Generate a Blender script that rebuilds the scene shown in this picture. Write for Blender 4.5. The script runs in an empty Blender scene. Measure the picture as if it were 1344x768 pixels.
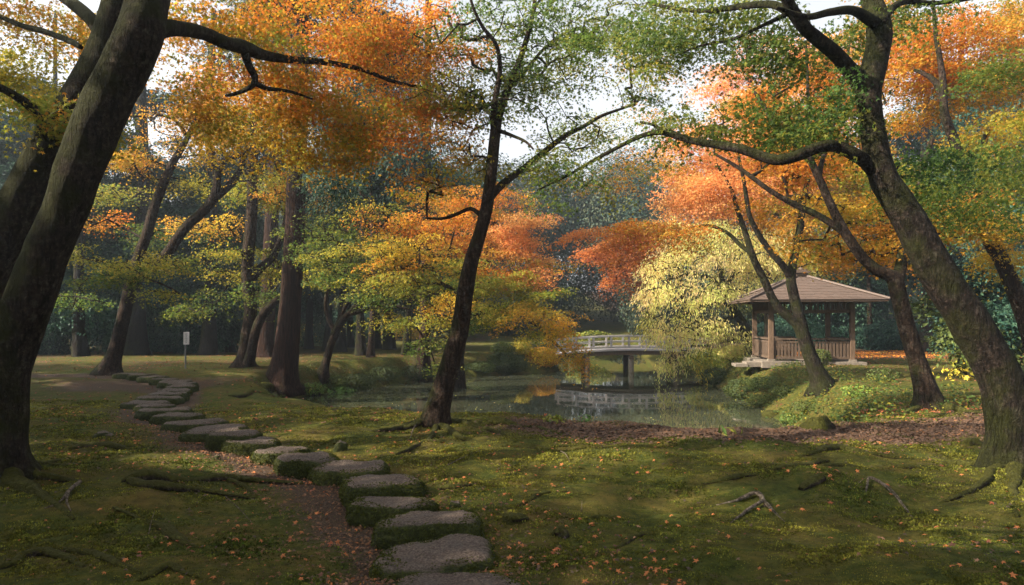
import bpy, math, random
import numpy as np

random.seed(7)
rng = np.random.default_rng(7)
scene = bpy.context.scene
COL = scene.collection

# ------------------------------------------------------------------ camera
EYE = 1.6
F, CX, HY = 950.0, 672.0, 420.0          # focal length, centre column and horizon row of a 1344 x 768 frame
cam_data = bpy.data.cameras.new("camera")
cam_data.sensor_width = 36.0
cam_data.lens = 36.0 * F / 1344.0
cam_data.shift_y = (HY - 384.0) / 1344.0
cam_data.clip_start = 0.05
cam_data.clip_end = 600.0
camera = bpy.data.objects.new("camera", cam_data)
camera.location = (0, 0, EYE)
camera.rotation_euler = (math.radians(90), 0, 0)
COL.objects.link(camera)
scene.camera = camera

# ------------------------------------------------------------------ sky, sun, exposure
SUN_EL = math.radians(34)
SUN_AZ = math.radians(-107)              # compass angle from +Y towards +X: the sun stands to the left, a little behind
SUN = np.array([math.sin(SUN_AZ) * math.cos(SUN_EL), math.cos(SUN_AZ) * math.cos(SUN_EL), math.sin(SUN_EL)])
world = bpy.data.worlds.new("World")
scene.world = world
world.use_nodes = True
wn = world.node_tree
bg = wn.nodes["Background"]
sky = wn.nodes.new("ShaderNodeTexSky")
sky.sky_type = 'NISHITA'
sky.sun_disc = False
sky.sun_elevation = SUN_EL
sky.sun_rotation = SUN_AZ
sky.air_density = 1.0
sky.dust_density = 4.0
sky.ozone_density = 0.6
bg.inputs[1].default_value = 0.092
veil = wn.nodes.new("ShaderNodeHueSaturation")      # thin high cloud: the blue is washed out to white
veil.inputs["Saturation"].default_value = 0.2
wn.links.new(sky.outputs[0], veil.inputs["Color"])
wn.links.new(veil.outputs[0], bg.inputs[0])

sun_data = bpy.data.lights.new("sun", 'SUN')
sun_data.energy = 4.2
sun_data.angle = math.radians(0.6)
sun_data.color = (1.0, 0.85, 0.66)
sun = bpy.data.objects.new("sun", sun_data)
from mathutils import Vector
sun.rotation_euler = Vector(SUN).to_track_quat('Z', 'Y').to_euler()
sun.location = (-30, -10, 40)
COL.objects.link(sun)

scene.view_settings.view_transform = 'Standard'
scene.view_settings.look = 'None'
scene.view_settings.exposure = 1.92
scene.view_settings.gamma = 1.0
scene.view_settings.use_curve_mapping = False
scene.render.engine = 'CYCLES'
cy = scene.cycles
cy.max_bounces = 7
cy.diffuse_bounces = 3
cy.glossy_bounces = 3
cy.transmission_bounces = 4
cy.transparent_max_bounces = 4
cy.volume_bounces = 0
cy.caustics_reflective = False
cy.caustics_refractive = False
cy.sample_clamp_indirect = 4.0
cy.use_denoising = True
try:
    cy.denoiser = 'OPENIMAGEDENOISE'
except Exception:
    pass

# ------------------------------------------------------------------ numeric helpers
def _hash(ix, iy, iz, seed):
    h = (ix.astype(np.int64) * 374761393 + iy.astype(np.int64) * 668265263 + iz.astype(np.int64) * 2147483647 + seed * 974711) & 0xFFFFFFFF
    h = ((h ^ (h >> 13)) * 1274126177) & 0xFFFFFFFF
    return ((h ^ (h >> 16)) & 0xFFFF) / 65535.0

def noise3(x, y, z, seed=0):
    x, y, z = np.broadcast_arrays(np.asarray(x, float), np.asarray(y, float), np.asarray(z, float))
    x0, y0, z0 = np.floor(x), np.floor(y), np.floor(z)
    fx, fy, fz = x - x0, y - y0, z - z0
    fx, fy, fz = fx * fx * (3 - 2 * fx), fy * fy * (3 - 2 * fy), fz * fz * (3 - 2 * fz)
    out = 0
    for i in (0, 1):
        for j in (0, 1):
            for k in (0, 1):
                w = (fx if i else 1 - fx) * (fy if j else 1 - fy) * (fz if k else 1 - fz)
                out = out + w * _hash(x0 + i, y0 + j, z0 + k, seed)
    return out * 2 - 1

def noise2(x, y, seed=0):
    x, y = np.broadcast_arrays(np.asarray(x, float), np.asarray(y, float))
    x0, y0 = np.floor(x), np.floor(y)
    fx, fy = x - x0, y - y0
    fx, fy = fx * fx * (3 - 2 * fx), fy * fy * (3 - 2 * fy)
    z = np.zeros_like(x0)
    a, b = _hash(x0, y0, z, seed), _hash(x0 + 1, y0, z, seed)
    c, d = _hash(x0, y0 + 1, z, seed), _hash(x0 + 1, y0 + 1, z, seed)
    return ((a * (1 - fx) + b * fx) * (1 - fy) + (c * (1 - fx) + d * fx) * fy) * 2 - 1

def fbm2(x, y, seed=0, n=3):
    s, a = 0, 1.0
    for i in range(n):
        s = s + a * noise2(np.asarray(x) * 2 ** i, np.asarray(y) * 2 ** i, seed + i)
        a *= 0.5
    return s

def sstep(a, b, x):
    t = np.clip((x - a) / (b - a), 0, 1)
    return t * t * (3 - 2 * t)

def norm(v):
    v = np.asarray(v, float)
    return v / np.maximum(np.linalg.norm(v, axis=-1, keepdims=True), 1e-9)

def P(px, py, d):
    return np.array([(px - CX) / F * d, d, EYE - (py - HY) / F * d])

# ------------------------------------------------------------------ terrain function
POND = np.array([(-7.0, 24.5), (-6.4, 20.5), (-5.0, 17.6), (-3.0, 15.7), (-1.4, 13.9), (0.4, 13.2), (1.5, 12.5), (2.6, 12.0), (3.6, 12.1),
                 (4.6, 13.0), (5.6, 15.0), (6.3, 17.0), (6.8, 20.6), (7.3, 26), (7.8, 31), (9.0, 36), (10, 44), (8.5, 51),
                 (4, 51), (2.6, 45), (2.7, 37), (1, 35.2), (-1.8, 33), (-4.2, 29.5)])
WATER = -1.0

def poly_sd(x, y, poly):
    x, y = np.asarray(x, float), np.asarray(y, float)
    d = np.full(x.shape, 1e9)
    inside = np.zeros(x.shape, bool)
    n = len(poly)
    for i in range(n):
        ax, ay = poly[i]
        bx, by = poly[(i + 1) % n]
        ex, ey = bx - ax, by - ay
        t = np.clip(((x - ax) * ex + (y - ay) * ey) / (ex * ex + ey * ey), 0, 1)
        d = np.minimum(d, np.hypot(x - ax - t * ex, y - ay - t * ey))
        c = ((ay > y) != (by > y)) & (x < (bx - ax) * (y - ay) / (by - ay + 1e-12) + ax)
        inside ^= c
    return np.where(inside, -d, d)

def line_d(x, y, pts):
    d = np.full(np.shape(x), 1e9)
    for (ax, ay), (bx, by) in zip(pts[:-1], pts[1:]):
        ex, ey = bx - ax, by - ay
        t = np.clip(((x - ax) * ex + (y - ay) * ey) / (ex * ex + ey * ey), 0, 1)
        d = np.minimum(d, np.hypot(x - ax - t * ex, y - ay - t * ey))
    return d

# stepping stones: pixel centre of the top and pixel width in the 1344-wide frame
STONES = [(603, 770, 170), (573, 719, 158), (564, 682, 136), (514, 655, 112), (499, 630, 104), (461, 612, 95), (405, 599, 80), (368, 587, 76),
          (332, 577, 70), (309, 569, 64), (282, 562, 76), (254, 552, 82), (236, 544, 64), (216, 537, 64), (202, 531, 52), (190, 525.5, 60),
          (208, 521, 56), (220, 516, 50), (229, 511.5, 46), (238, 507, 38), (238, 503, 40), (229, 499.5, 40), (217, 496.5, 38), (203, 493.5, 38), (186, 491, 36), (168, 488.8, 34)]
ST_H = 0.13
def stone_pos(px, py):
    d = F * (EYE - ST_H) / (py - HY)
    return ((px - CX) / F * d, d)
PATH = [(0.0, 1.0), (-0.25, 3.2)] + [stone_pos(a, b) for a, b, _ in STONES] + [(-14.5, 21.5), (-22, 23)]

def dirt_dist(x, y):
    return line_d(np.asarray(x) + 0.18 * sstep(11, 8, y), y, PATH)

BROWN = [(0.2, 10.6), (1.6, 10.2), (3.0, 9.9), (5.0, 10.2), (7.5, 11.0), (12, 12.2), (20, 13)]

def gz(x, y):
    x, y = np.asarray(x, float), np.asarray(y, float)
    sd = poly_sd(x, y, POND)
    base = 0.05 * fbm2(x * 0.35, y * 0.35, 3, 3) + 0.022 * fbm2(x * 1.6, y * 1.6, 11, 2)
    # long soft mounds in the foreground moss
    near = np.exp(-((y - 7) / 7) ** 2)
    base = base + near * (0.075 * noise2(x * 0.8 + 3, y * 1.1, 21) + 0.03 * noise2(x * 2.7, y * 3.1, 23)) - 0.10 * sstep(-1, -4, x) * sstep(12, 15, y) * sstep(20, 17, y)
    base = base + 0.05 * sstep(2, 8, x) * sstep(9, 6, y) + near * (0.016 * noise2(x * 4.3, y * 4.9, 25) + 0.010 * noise2(x * 9.1, y * 9.7, 26))
    base = base - 0.06 * np.exp(-(dirt_dist(x, y) / 0.8) ** 2)
    base = base + np.clip((y - 52) * 0.10, 0, 6) + np.clip((np.abs(x) - 26) * 0.08, 0, 5)
    bw = 1.35 + 0.9 * np.exp(-((x - 8) / 3) ** 2) + 0.3 * noise2(x * 0.7, y * 0.7, 5)
    t = sstep(-0.5, bw, sd + 0.12 * noise2(x * 2.2, y * 2.2, 8))
    z = -1.45 + (base + 1.45) * t
    return z - 0.4 * sstep(0, -3, sd)

def gz1(x, y):
    return float(gz(np.array([x]), np.array([y]))[0])

def at(px, py):
    """ground point seen at a pixel"""
    ds = np.concatenate([np.arange(2.5, 20, 0.02), np.arange(20, 60, 0.05)])
    xs = (px - CX) / F * ds
    g = gz(xs, ds) - (EYE - (py - HY) / F * ds)
    k = int(np.argmax(g >= 0)) if (g >= 0).any() else len(ds) - 1
    d = float(ds[k])
    return (px - CX) / F * d, d, gz1((px - CX) / F * d, d)

# ------------------------------------------------------------------ objects
def make_mesh(name, V, faces, mat=None, parent=None, loc=(0, 0, 0), smooth=True, attrs=None):
    """faces: an (M,k) int array or a list of such arrays"""
    if isinstance(faces, np.ndarray):
        faces = [faces]
    faces = [np.asarray(f, np.int32) for f in faces if len(f)]
    V = np.asarray(V, np.float32) - np.asarray(loc, np.float32)
    me = bpy.data.meshes.new(name)
    me.vertices.add(len(V))
    me.vertices.foreach_set("co", V.ravel())
    nl = sum(f.size for f in faces)
    npoly = sum(len(f) for f in faces)
    me.loops.add(nl)
    me.loops.foreach_set("vertex_index", np.concatenate([f.ravel() for f in faces]))
    me.polygons.add(npoly)
    sizes = np.concatenate([np.full(len(f), f.shape[1]) for f in faces])
    starts = np.concatenate([[0], np.cumsum(sizes)[:-1]]).astype(np.int32)
    me.polygons.foreach_set("loop_start", starts)
    try:
        me.polygons.foreach_set("loop_total", sizes.astype(np.int32))
    except Exception:
        pass
    me.polygons.foreach_set("use_smooth", np.full(npoly, smooth))
    for an, (dom, kind, data) in (attrs or {}).items():
        a = me.attributes.new(an, kind, dom)
        a.data.foreach_set("color" if kind == 'FLOAT_COLOR' else "value", np.asarray(data, np.float32).ravel())
    me.update(calc_edges=True)
    o = bpy.data.objects.new(name, me)
    COL.objects.link(o)
    if mat:
        me.materials.append(mat)
    if parent is not None:
        o.parent = parent
    else:
        o.location = loc
    return o

def tag(o, label=None, cat=None, group=None, kind=None):
    if label: o['label'] = label
    if cat: o['category'] = cat
    if group: o['group'] = group
    if kind: o['kind'] = kind
    return o

def thing(name, label, cat, loc, group=None):
    o = bpy.data.objects.new(name, None)
    o.empty_display_size = 0.3
    o.location = tuple(float(v) for v in loc)
    COL.objects.link(o)
    return tag(o, label, cat, group)

class Geo:
    """collects pieces of ONE part"""
    def __init__(self):
        self.V, self.Q, self.T, self.n = [], [], [], 0
    def add(self, V, quads=None, tris=None):
        V = np.asarray(V, float)
        if quads is not None and len(quads): self.Q.append(np.asarray(quads) + self.n)
        if tris is not None and len(tris): self.T.append(np.asarray(tris) + self.n)
        self.V.append(V)
        self.n += len(V)
    def box(self, c, size, yaw=0.0, pitch=0.0):
        """centre, full size; yaw about Z; pitch tilts the local x axis up"""
        s = np.array(size) / 2
        v = np.array([[sx, sy, sz] for sx in (-1, 1) for sy in (-1, 1) for sz in (-1, 1)]) * s
        cp, sp = math.cos(pitch), math.sin(pitch)
        v = np.stack([v[:, 0] * cp - v[:, 2] * sp, v[:, 1], v[:, 0] * sp + v[:, 2] * cp], 1)
        ca, sa = math.cos(yaw), math.sin(yaw)
        v = np.stack([v[:, 0] * ca - v[:, 1] * sa, v[:, 0] * sa + v[:, 1] * ca, v[:, 2]], 1) + np.array(c)
        self.add(v, [[0, 1, 3, 2], [4, 6, 7, 5], [0, 4, 5, 1], [2, 3, 7, 6], [0, 2, 6, 4], [1, 5, 7, 3]])
    def tube(self, pts, rad, sides=10, cap=True, rough=0.0, seed=0, flare=0.0, flare_h=0.5, nscale=6.0):
        pts = np.asarray(pts, float)
        rad = np.asarray(rad, float)
        n = len(pts)
        tan = norm(np.gradient(pts, axis=0))
        ref = np.array([0.3, -1.0, 0.15]) if abs(tan[0][2]) > 0.6 else np.array([0.1, 0.2, 1.0])
        u = norm(ref - tan[0] * np.dot(ref, tan[0]))
        U = []
        for i in range(n):
            u = norm(u - tan[i] * np.dot(u, tan[i]))
            U.append(u)
        U = np.array(U)
        W = np.cross(tan, U)
        a = np.linspace(0, 2 * np.pi, sides, endpoint=False)
        R = np.repeat(rad[:, None], sides, 1)
        if flare > 0:
            s = np.concatenate([[0], np.cumsum(np.linalg.norm(np.diff(pts, axis=0), axis=1))])
            k = np.exp(-(s / flare_h) ** 1.3)[:, None]
            ph = seed * 1.7
            lob = 0.55 + 0.45 * np.cos(a * 3 + ph)[None] + 0.35 * np.cos(a * 5 + ph * 2)[None]
            R = R * (1 + flare * k * np.clip(lob, 0.12, None))
        V = pts[:, None] + (np.cos(a)[None, :, None] * U[:, None] + np.sin(a)[None, :, None] * W[:, None]) * R[..., None]
        if rough > 0:
            q = V * nscale
            nn = noise3(q[..., 0], q[..., 1], q[..., 2] * 0.5, seed) * 0.6 + noise3(q[..., 0] * 2.3, q[..., 1] * 2.3, q[..., 2] * 1.1, seed + 5) * 0.4
            R2 = R * (1 + rough * nn)
            V = pts[:, None] + (np.cos(a)[None, :, None] * U[:, None] + np.sin(a)[None, :, None] * W[:, None]) * R2[..., None]
        idx = np.arange(n * sides).reshape(n, sides)
        nx = np.roll(idx, -1, 1)
        q = np.stack([idx[:-1], nx[:-1], nx[1:], idx[1:]], -1).reshape(-1, 4)
        V = V.reshape(-1, 3)
        tris = []
        if cap:
            V = np.vstack([V, pts[-1] + tan[-1] * rad[-1] * 0.6, pts[0]])
            e, b = len(V) - 2, len(V) - 1
            tris = [[idx[-1][i], idx[-1][(i + 1) % sides], e] for i in range(sides)] + [[idx[0][(i + 1) % sides], idx[0][i], b] for i in range(sides)]
        self.add(V, q, tris)
    def build(self, name, mat, parent=None, loc=(0, 0, 0), smooth=False, attrs=None):
        fs = []
        if self.Q: fs.append(np.vstack(self.Q))
        if self.T: fs.append(np.vstack(self.T))
        return make_mesh(name, np.vstack(self.V), fs, mat, parent, loc, smooth, attrs)

def smooth_path(pts, step):
    """Catmull-Rom through rows of (x,y,z,r)"""
    p = np.asarray(pts, float)
    p = np.vstack([2 * p[0] - p[1], p, 2 * p[-1] - p[-2]])
    out = []
    for i in range(1, len(p) - 2):
        L = np.linalg.norm(p[i + 1, :3] - p[i, :3])
        n = max(2, int(L / step))
        t = np.linspace(0, 1, n, endpoint=False)[:, None]
        a, b, c, d = p[i - 1], p[i], p[i + 1], p[i + 2]
        out.append(0.5 * ((2 * b) + (-a + c) * t + (2 * a - 5 * b + 4 * c - d) * t ** 2 + (-a + 3 * b - 3 * c + d) * t ** 3))
    out.append(p[-2][None])
    o = np.vstack(out)
    o[:, 3] = np.maximum(o[:, 3], 0.002)
    return o

# ------------------------------------------------------------------ materials
def new_mat(name):
    m = bpy.data.materials.new(name)
    m.use_nodes = True
    nt = m.node_tree
    b = nt.nodes["Principled BSDF"]
    return m, nt, b

def N(nt, kind, **kw):
    n = nt.nodes.new(kind)
    for k, v in kw.items():
        if k in n.inputs:
            n.inputs[k].default_value = v
        else:
            setattr(n, k, v)
    return n

def noise_node(nt, vec, scale, detail=4, rough=0.6):
    n = N(nt, "ShaderNodeTexNoise")
    n.inputs["Scale"].default_value = scale
    n.inputs["Detail"].default_value = detail
    n.inputs["Roughness"].default_value = rough
    nt.links.new(vec, n.inputs["Vector"])
    return n.outputs["Fac"]

def ramp(nt, fac, stops):
    r = N(nt, "ShaderNodeValToRGB")
    el = r.color_ramp.elements
    while len(el) < len(stops): el.new(0.5)
    for e, (p, c) in zip(el, stops):
        e.position = p
        e.color = (*c, 1) if len(c) == 3 else c
    nt.links.new(fac, r.inputs[0])
    return r.outputs[0]

def mix(nt, fac, a, b):
    m = N(nt, "ShaderNodeMix", data_type='RGBA')
    for s, v in ((0, fac), (6, a), (7, b)):
        if isinstance(v, (int, float)): m.inputs[s].default_value = v
        elif isinstance(v, tuple): m.inputs[s].default_value = (*v, 1)
        else: nt.links.new(v, m.inputs[s])
    return m.outputs[2]

def math_node(nt, op, a, b=None, clamp=False):
    m = N(nt, "ShaderNodeMath", operation=op, use_clamp=clamp)
    for i, v in enumerate((a, b)):
        if v is None: continue
        if isinstance(v, (int, float)): m.inputs[i].default_value = v
        else: nt.links.new(v, m.inputs[i])
    return m.outputs[0]

def bump(nt, h, strength, dist, b):
    n = N(nt, "ShaderNodeBump")
    n.inputs["Strength"].default_value = strength
    n.inputs["Distance"].default_value = dist
    nt.links.new(h, n.inputs["Height"])
    nt.links.new(n.outputs[0], b.inputs["Normal"])

def geo_pos(nt):
    return N(nt, "ShaderNodeNewGeometry").outputs["Position"]

def map_range(nt, v, a, b):
    m = N(nt, "ShaderNodeMapRange")
    m.inputs[1].default_value, m.inputs[2].default_value = a, b
    nt.links.new(v, m.inputs[0])
    return m.outputs[0]

def bark_material(name, dark, mid, light, moss=0.5, stretch=1.0, mosscol=((0.011, 0.014, 0.005), (0.034, 0.036, 0.009)), lichen=0.25):
    m, nt, b = new_mat(name)
    pos = geo_pos(nt)
    mp = N(nt, "ShaderNodeMapping")
    mp.inputs["Scale"].default_value = (1, 1, 1.0 / stretch)
    nt.links.new(pos, mp.inputs[0])
    v = mp.outputs[0]
    fine = noise_node(nt, v, 26, 6, 0.65)
    big = noise_node(nt, v, 3.2, 4, 0.6)
    mp2 = N(nt, "ShaderNodeMapping")
    mp2.inputs["Scale"].default_value = (1, 1, 0.2 / stretch ** 0.5)
    nt.links.new(pos, mp2.inputs[0])
    crack = ramp(nt, noise_node(nt, mp2.outputs[0], 24, 5, 0.7), [(0.40, (0, 0, 0)), (0.53, (1, 1, 1))])
    c = ramp(nt, fine, [(0.3, dark), (0.52, mid), (0.75, light)])
    c = mix(nt, crack, dark, c)
    lc = ramp(nt, noise_node(nt, v, 7.5, 5, 0.7), [(0.56, (0, 0, 0)), (0.66, (1, 1, 1))])
    lm = math_node(nt, 'MULTIPLY', lc, lichen)
    c = mix(nt, lm, c, (0.15, 0.135, 0.11))
    # moss grows on the upward and weather side in patches
    nrm = N(nt, "ShaderNodeNewGeometry").outputs["Normal"]
    dot = N(nt, "ShaderNodeVectorMath", operation='DOT_PRODUCT')
    dot.inputs[1].default_value = (-0.45, 0.1, 0.75)
    nt.links.new(nrm, dot.inputs[0])
    mm = math_node(nt, 'ADD', math_node(nt, 'MULTIPLY', dot.outputs["Value"], 0.35), math_node(nt, 'ADD', big, moss - 0.85))
    mm = map_range(nt, mm, 0.0, 0.22)
    mc = mix(nt, fine, mosscol[0], mosscol[1])
    c = mix(nt, mm, c, mc)
    nt.links.new(c, b.inputs["Base Color"])
    b.inputs["Roughness"].default_value = 0.92
    b.inputs["Specular IOR Level"].default_value = 0.15
    mid_n = noise_node(nt, v, 11, 5, 0.7)
    h = math_node(nt, 'ADD', math_node(nt, 'ADD', math_node(nt, 'ADD', fine, math_node(nt, 'MULTIPLY', crack, 0.7)), math_node(nt, 'MULTIPLY', mid_n, 1.4)), math_node(nt, 'MULTIPLY', noise_node(nt, v, 80, 3, 0.6), 0.35))
    bump(nt, h, 1.0, 0.035, b)
    return m

BARK = bark_material("mossy_bark", (0.013, 0.010, 0.008), (0.035, 0.027, 0.021), (0.085, 0.065, 0.05), 0.55, lichen=0.3)
BARK_RIGHT = bark_material("lichen_bark", (0.009, 0.007, 0.006), (0.026, 0.0195, 0.016), (0.075, 0.056, 0.045), 0.45, lichen=0.35)
BARK_WARM = bark_material("brown_bark", (0.016, 0.0105, 0.0075), (0.043, 0.028, 0.02), (0.095, 0.064, 0.047), 0.3)
BARK_RED = bark_material("fibrous_red_bark", (0.013, 0.0068, 0.0046), (0.037, 0.018, 0.012), (0.072, 0.037, 0.024), 0.2, stretch=9.0, lichen=0.05)
BARK_DARK = bark_material("dark_bark", (0.008, 0.0065, 0.005), (0.019, 0.015, 0.012), (0.038, 0.03, 0.024), 0.4, lichen=0.06)  # darker bark tone for the background trunks
ROOT_MAT = bark_material("root_bark", (0.02, 0.015, 0.011), (0.05, 0.038, 0.028), (0.11, 0.087, 0.065), 0.5, mosscol=((0.03, 0.034, 0.007), (0.085, 0.085, 0.016)), lichen=0.1)
DRY_WOOD = bark_material("dry_root_bark", (0.08, 0.064, 0.05), (0.20, 0.165, 0.13), (0.32, 0.27, 0.22), 0.12, lichen=0.1)

def leaf_material(name, transl=0.45, rough=0.55, spec=0.25):
    m, nt, b = new_mat(name)
    a = N(nt, "ShaderNodeAttribute", attribute_name="leaf_colour")
    nt.links.new(a.outputs["Color"], b.inputs["Base Color"])
    b.inputs["Roughness"].default_value = rough
    b.inputs["Specular IOR Level"].default_value = spec
    if transl > 0:
        t = N(nt, "ShaderNodeBsdfTranslucent")
        nt.links.new(a.outputs["Color"], t.inputs[0])
        mx = N(nt, "ShaderNodeMixShader")
        mx.inputs[0].default_value = transl
        nt.links.new(b.outputs[0], mx.inputs[1])
        nt.links.new(t.outputs[0], mx.inputs[2])
        nt.links.new(mx.outputs[0], nt.nodes["Material Output"].inputs[0])
    return m

LEAF = leaf_material("maple_leaf", 0.58)
EVER = leaf_material("evergreen_leaf", 0.15, 0.5, 0.15)
DEAD = leaf_material("fallen_leaf", 0.1, 0.7, 0.2)
MOSS_BLADE = leaf_material("moss_blade", 0.3, 0.8, 0.1)

# ground
def ground_material():
    m, nt, b = new_mat("woodland_ground")
    pos = geo_pos(nt)
    dirt_a = N(nt, "ShaderNodeAttribute", attribute_name="dirt").outputs["Fac"]
    brown_a = N(nt, "ShaderNodeAttribute", attribute_name="litter").outputs["Fac"]
    n1 = noise_node(nt, pos, 1.3, 5, 0.6)
    n2 = noise_node(nt, pos, 9, 5, 0.65)
    n3 = noise_node(nt, pos, 70, 4, 0.7)
    moss = ramp(nt, n2, [(0.28, (0.020, 0.030, 0.007)), (0.5, (0.054, 0.066, 0.012)), (0.72, (0.10, 0.098, 0.018))])
    moss = mix(nt, map_range(nt, n1, 0.42, 0.68), moss, ramp(nt, n2, [(0.3, (0.06, 0.047, 0.014)), (0.7, (0.13, 0.097, 0.026))]))
    dirt = ramp(nt, n3, [(0.3, (0.03, 0.022, 0.016)), (0.55, (0.085, 0.06, 0.043)), (0.75, (0.15, 0.11, 0.08))])
    lit = ramp(nt, n3, [(0.3, (0.034, 0.022, 0.014)), (0.5, (0.08, 0.05, 0.033)), (0.72, (0.15, 0.094, 0.06))])
    br = math_node(nt, 'MULTIPLY', math_node(nt, 'SUBTRACT', n2, 0.5), 1.1)
    k = map_range(nt, math_node(nt, 'ADD', dirt_a, br), 0.4, 0.62)
    c = mix(nt, k, moss, dirt)
    k2 = map_range(nt, math_node(nt, 'ADD', brown_a, br), 0.4, 0.62)
    c = mix(nt, k2, c, lit)
    nt.links.new(c, b.inputs["Base Color"])
    b.inputs["Roughness"].default_value = 0.95
    b.inputs["Specular IOR Level"].default_value = 0.1
    h = math_node(nt, 'ADD', math_node(nt, 'MULTIPLY', n3, 0.5), n2)
    bump(nt, h, 1.0, 0.05, b)
    return m

def stone_material():
    m, nt, b = new_mat("mossy_stone")
    pos = geo_pos(nt)
    n1 = noise_node(nt, pos, 6, 5, 0.65)
    n2 = noise_node(nt, pos, 60, 5, 0.7)
    n3 = noise_node(nt, pos, 26, 4, 0.6)
    c = ramp(nt, n2, [(0.32, (0.032, 0.025, 0.021)), (0.5, (0.105, 0.08, 0.067)), (0.70, (0.24, 0.19, 0.16))])
    c = mix(nt, map_range(nt, n1, 0.45, 0.7), c, ramp(nt, n2, [(0.3, (0.05, 0.042, 0.036)), (0.7, (0.16, 0.135, 0.12))]))
    nz = N(nt, "ShaderNodeSeparateXYZ")
    nt.links.new(N(nt, "ShaderNodeNewGeometry").outputs["Normal"], nz.inputs[0])
    k = math_node(nt, 'ADD', nz.outputs[2], math_node(nt, 'MULTIPLY', math_node(nt, 'SUBTRACT', n1, 0.5), 0.55))
    k = map_range(nt, k, 0.90, 0.66)
    moss = ramp(nt, n3, [(0.3, (0.015, 0.022, 0.006)), (0.55, (0.04, 0.05, 0.011)), (0.8, (0.085, 0.085, 0.016))])
    c = mix(nt, k, c, moss)
    nt.links.new(c, b.inputs["Base Color"])
    b.inputs["Roughness"].default_value = 0.88
    b.inputs["Specular IOR Level"].default_value = 0.25
    bump(nt, math_node(nt, 'ADD', math_node(nt, 'ADD', n2, n3), math_node(nt, 'MULTIPLY', n1, 1.5)), 1.0, 0.03, b)
    return m

def plain_noise(name, a, c, scale=12, rough=0.8, stretch=(1, 1, 1), bumpd=0.004, spec=0.25):
    m, nt, b = new_mat(name)
    tc = N(nt, "ShaderNodeTexCoord")
    mp = N(nt, "ShaderNodeMapping")
    mp.inputs["Scale"].default_value = stretch
    nt.links.new(tc.outputs["Object"], mp.inputs[0])
    n = noise_node(nt, mp.outputs[0], scale, 6, 0.65)
    nt.links.new(ramp(nt, n, [(0.28, a), (0.72, c)]), b.inputs["Base Color"])
    b.inputs["Roughness"].default_value = rough
    b.inputs["Specular IOR Level"].default_value = spec
    bump(nt, n, 0.6, bumpd, b)
    return m

GROUND = ground_material()
STONE = stone_material()
WOOD = plain_noise("weathered_brown_wood", (0.06, 0.041, 0.028), (0.17, 0.115, 0.078), 9, 0.75, (4, 4, 0.6), 0.006)
WOOD_DARK = plain_noise("dark_timber", (0.05, 0.035, 0.026), (0.12, 0.085, 0.06), 9, 0.8, (4, 4, 0.6), 0.006)
SHINGLE = plain_noise("wood_shingle", (0.045, 0.033, 0.027), (0.14, 0.10, 0.08), 16, 0.65, (1, 1, 4), 0.008, 0.4)
GREY_WOOD = plain_noise("silvered_wood", (0.19, 0.185, 0.19), (0.40, 0.385, 0.39), 8, 0.8, (0.8, 5, 5), 0.006)
CONCRETE = plain_noise("pale_stone_block", (0.11, 0.096, 0.08), (0.23, 0.20, 0.165), 9, 0.9, (1, 1, 1), 0.008)
METAL = plain_noise("dull_grey_metal", (0.10, 0.11, 0.12), (0.18, 0.19, 0.2), 20, 0.5)
SIGN_WHITE = plain_noise("aged_white_board", (0.42, 0.42, 0.43), (0.6, 0.6, 0.6), 30, 0.7)
SIGN_INK = plain_noise("faded_ink", (0.09, 0.09, 0.1), (0.16, 0.16, 0.17), 30, 0.8)

def water_material():
    m, nt, b = new_mat("pond_water")
    pos = geo_pos(nt)
    mp = N(nt, "ShaderNodeMapping")
    mp.inputs["Scale"].default_value = (1, 0.45, 1)
    nt.links.new(pos, mp.inputs[0])
    b.inputs["Base Color"].default_value = (0.042, 0.048, 0.030, 1)
    b.inputs["Roughness"].default_value = 0.02
    b.inputs["IOR"].default_value = 1.5
    b.inputs["Specular IOR Level"].default_value = 0.8
    n = math_node(nt, 'ADD', noise_node(nt, mp.outputs[0], 2.2, 3, 0.5), math_node(nt, 'MULTIPLY', noise_node(nt, mp.outputs[0], 14, 2, 0.5), 0.12))
    bump(nt, n, 0.05, 0.05, b)
    return m
WATER_MAT = water_material()

# ------------------------------------------------------------------ ground sheet, water
def axis(dense0, dense1, step, lo, hi, growth=1.12):
    a = list(np.arange(dense0, dense1 + 1e-6, step))
    s, v = step, a[-1]
    while v < hi:
        s *= growth
        v += s
        a.append(v)
    s, v = step, a[0]
    while v > lo:
        s *= growth
        v -= s
        a.insert(0, v)
    return np.array(a)

gx = axis(-8, 8, 0.065, -140, 140)
gy = axis(2.5, 16, 0.065, -30, 170, 1.06)
X, Y = np.meshgrid(gx, gy)
Z = gz(X, Y)
PD = dirt_dist(X, Y)
dirt = np.clip(1.05 - PD / (0.88 + 0.3 * noise2(X * 1.2, Y * 1.2, 31)), 0, 1)
dirt = np.maximum(dirt, 0.75 * sstep(2.6, 0.6, np.hypot((X + 9.5) / 1.6, Y - 18.5)))
dirt = np.maximum(dirt, 0.42 * sstep(0.1, 0.9, fbm2(X * 0.5, Y * 0.5, 44)) * sstep(20, 12, Y))
BD = line_d(X, Y, BROWN)
lit = np.clip(1.1 - BD / (0.75 + 0.06 * np.clip(X, 0, 12) + 0.25 * noise2(X * 1.1, Y * 1.1, 32)), 0, 1)
lit = np.maximum(lit, 0.6 * sstep(22, 26, Y) * sstep(-6, -9, X) * (0.6 + 0.4 * noise2(X, Y, 9)))
lit = np.maximum(lit, 0.9 * sstep(28.5, 31, Y) * sstep(9, 12, X))
lit = np.maximum(lit, (0.36 + 0.25 * fbm2(X * 0.5, Y * 0.5, 46)) * sstep(17, 19, Y) * sstep(-0.5, -2.5, X))
ny, nx = X.shape
idx = np.arange(ny * nx).reshape(ny, nx)
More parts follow.
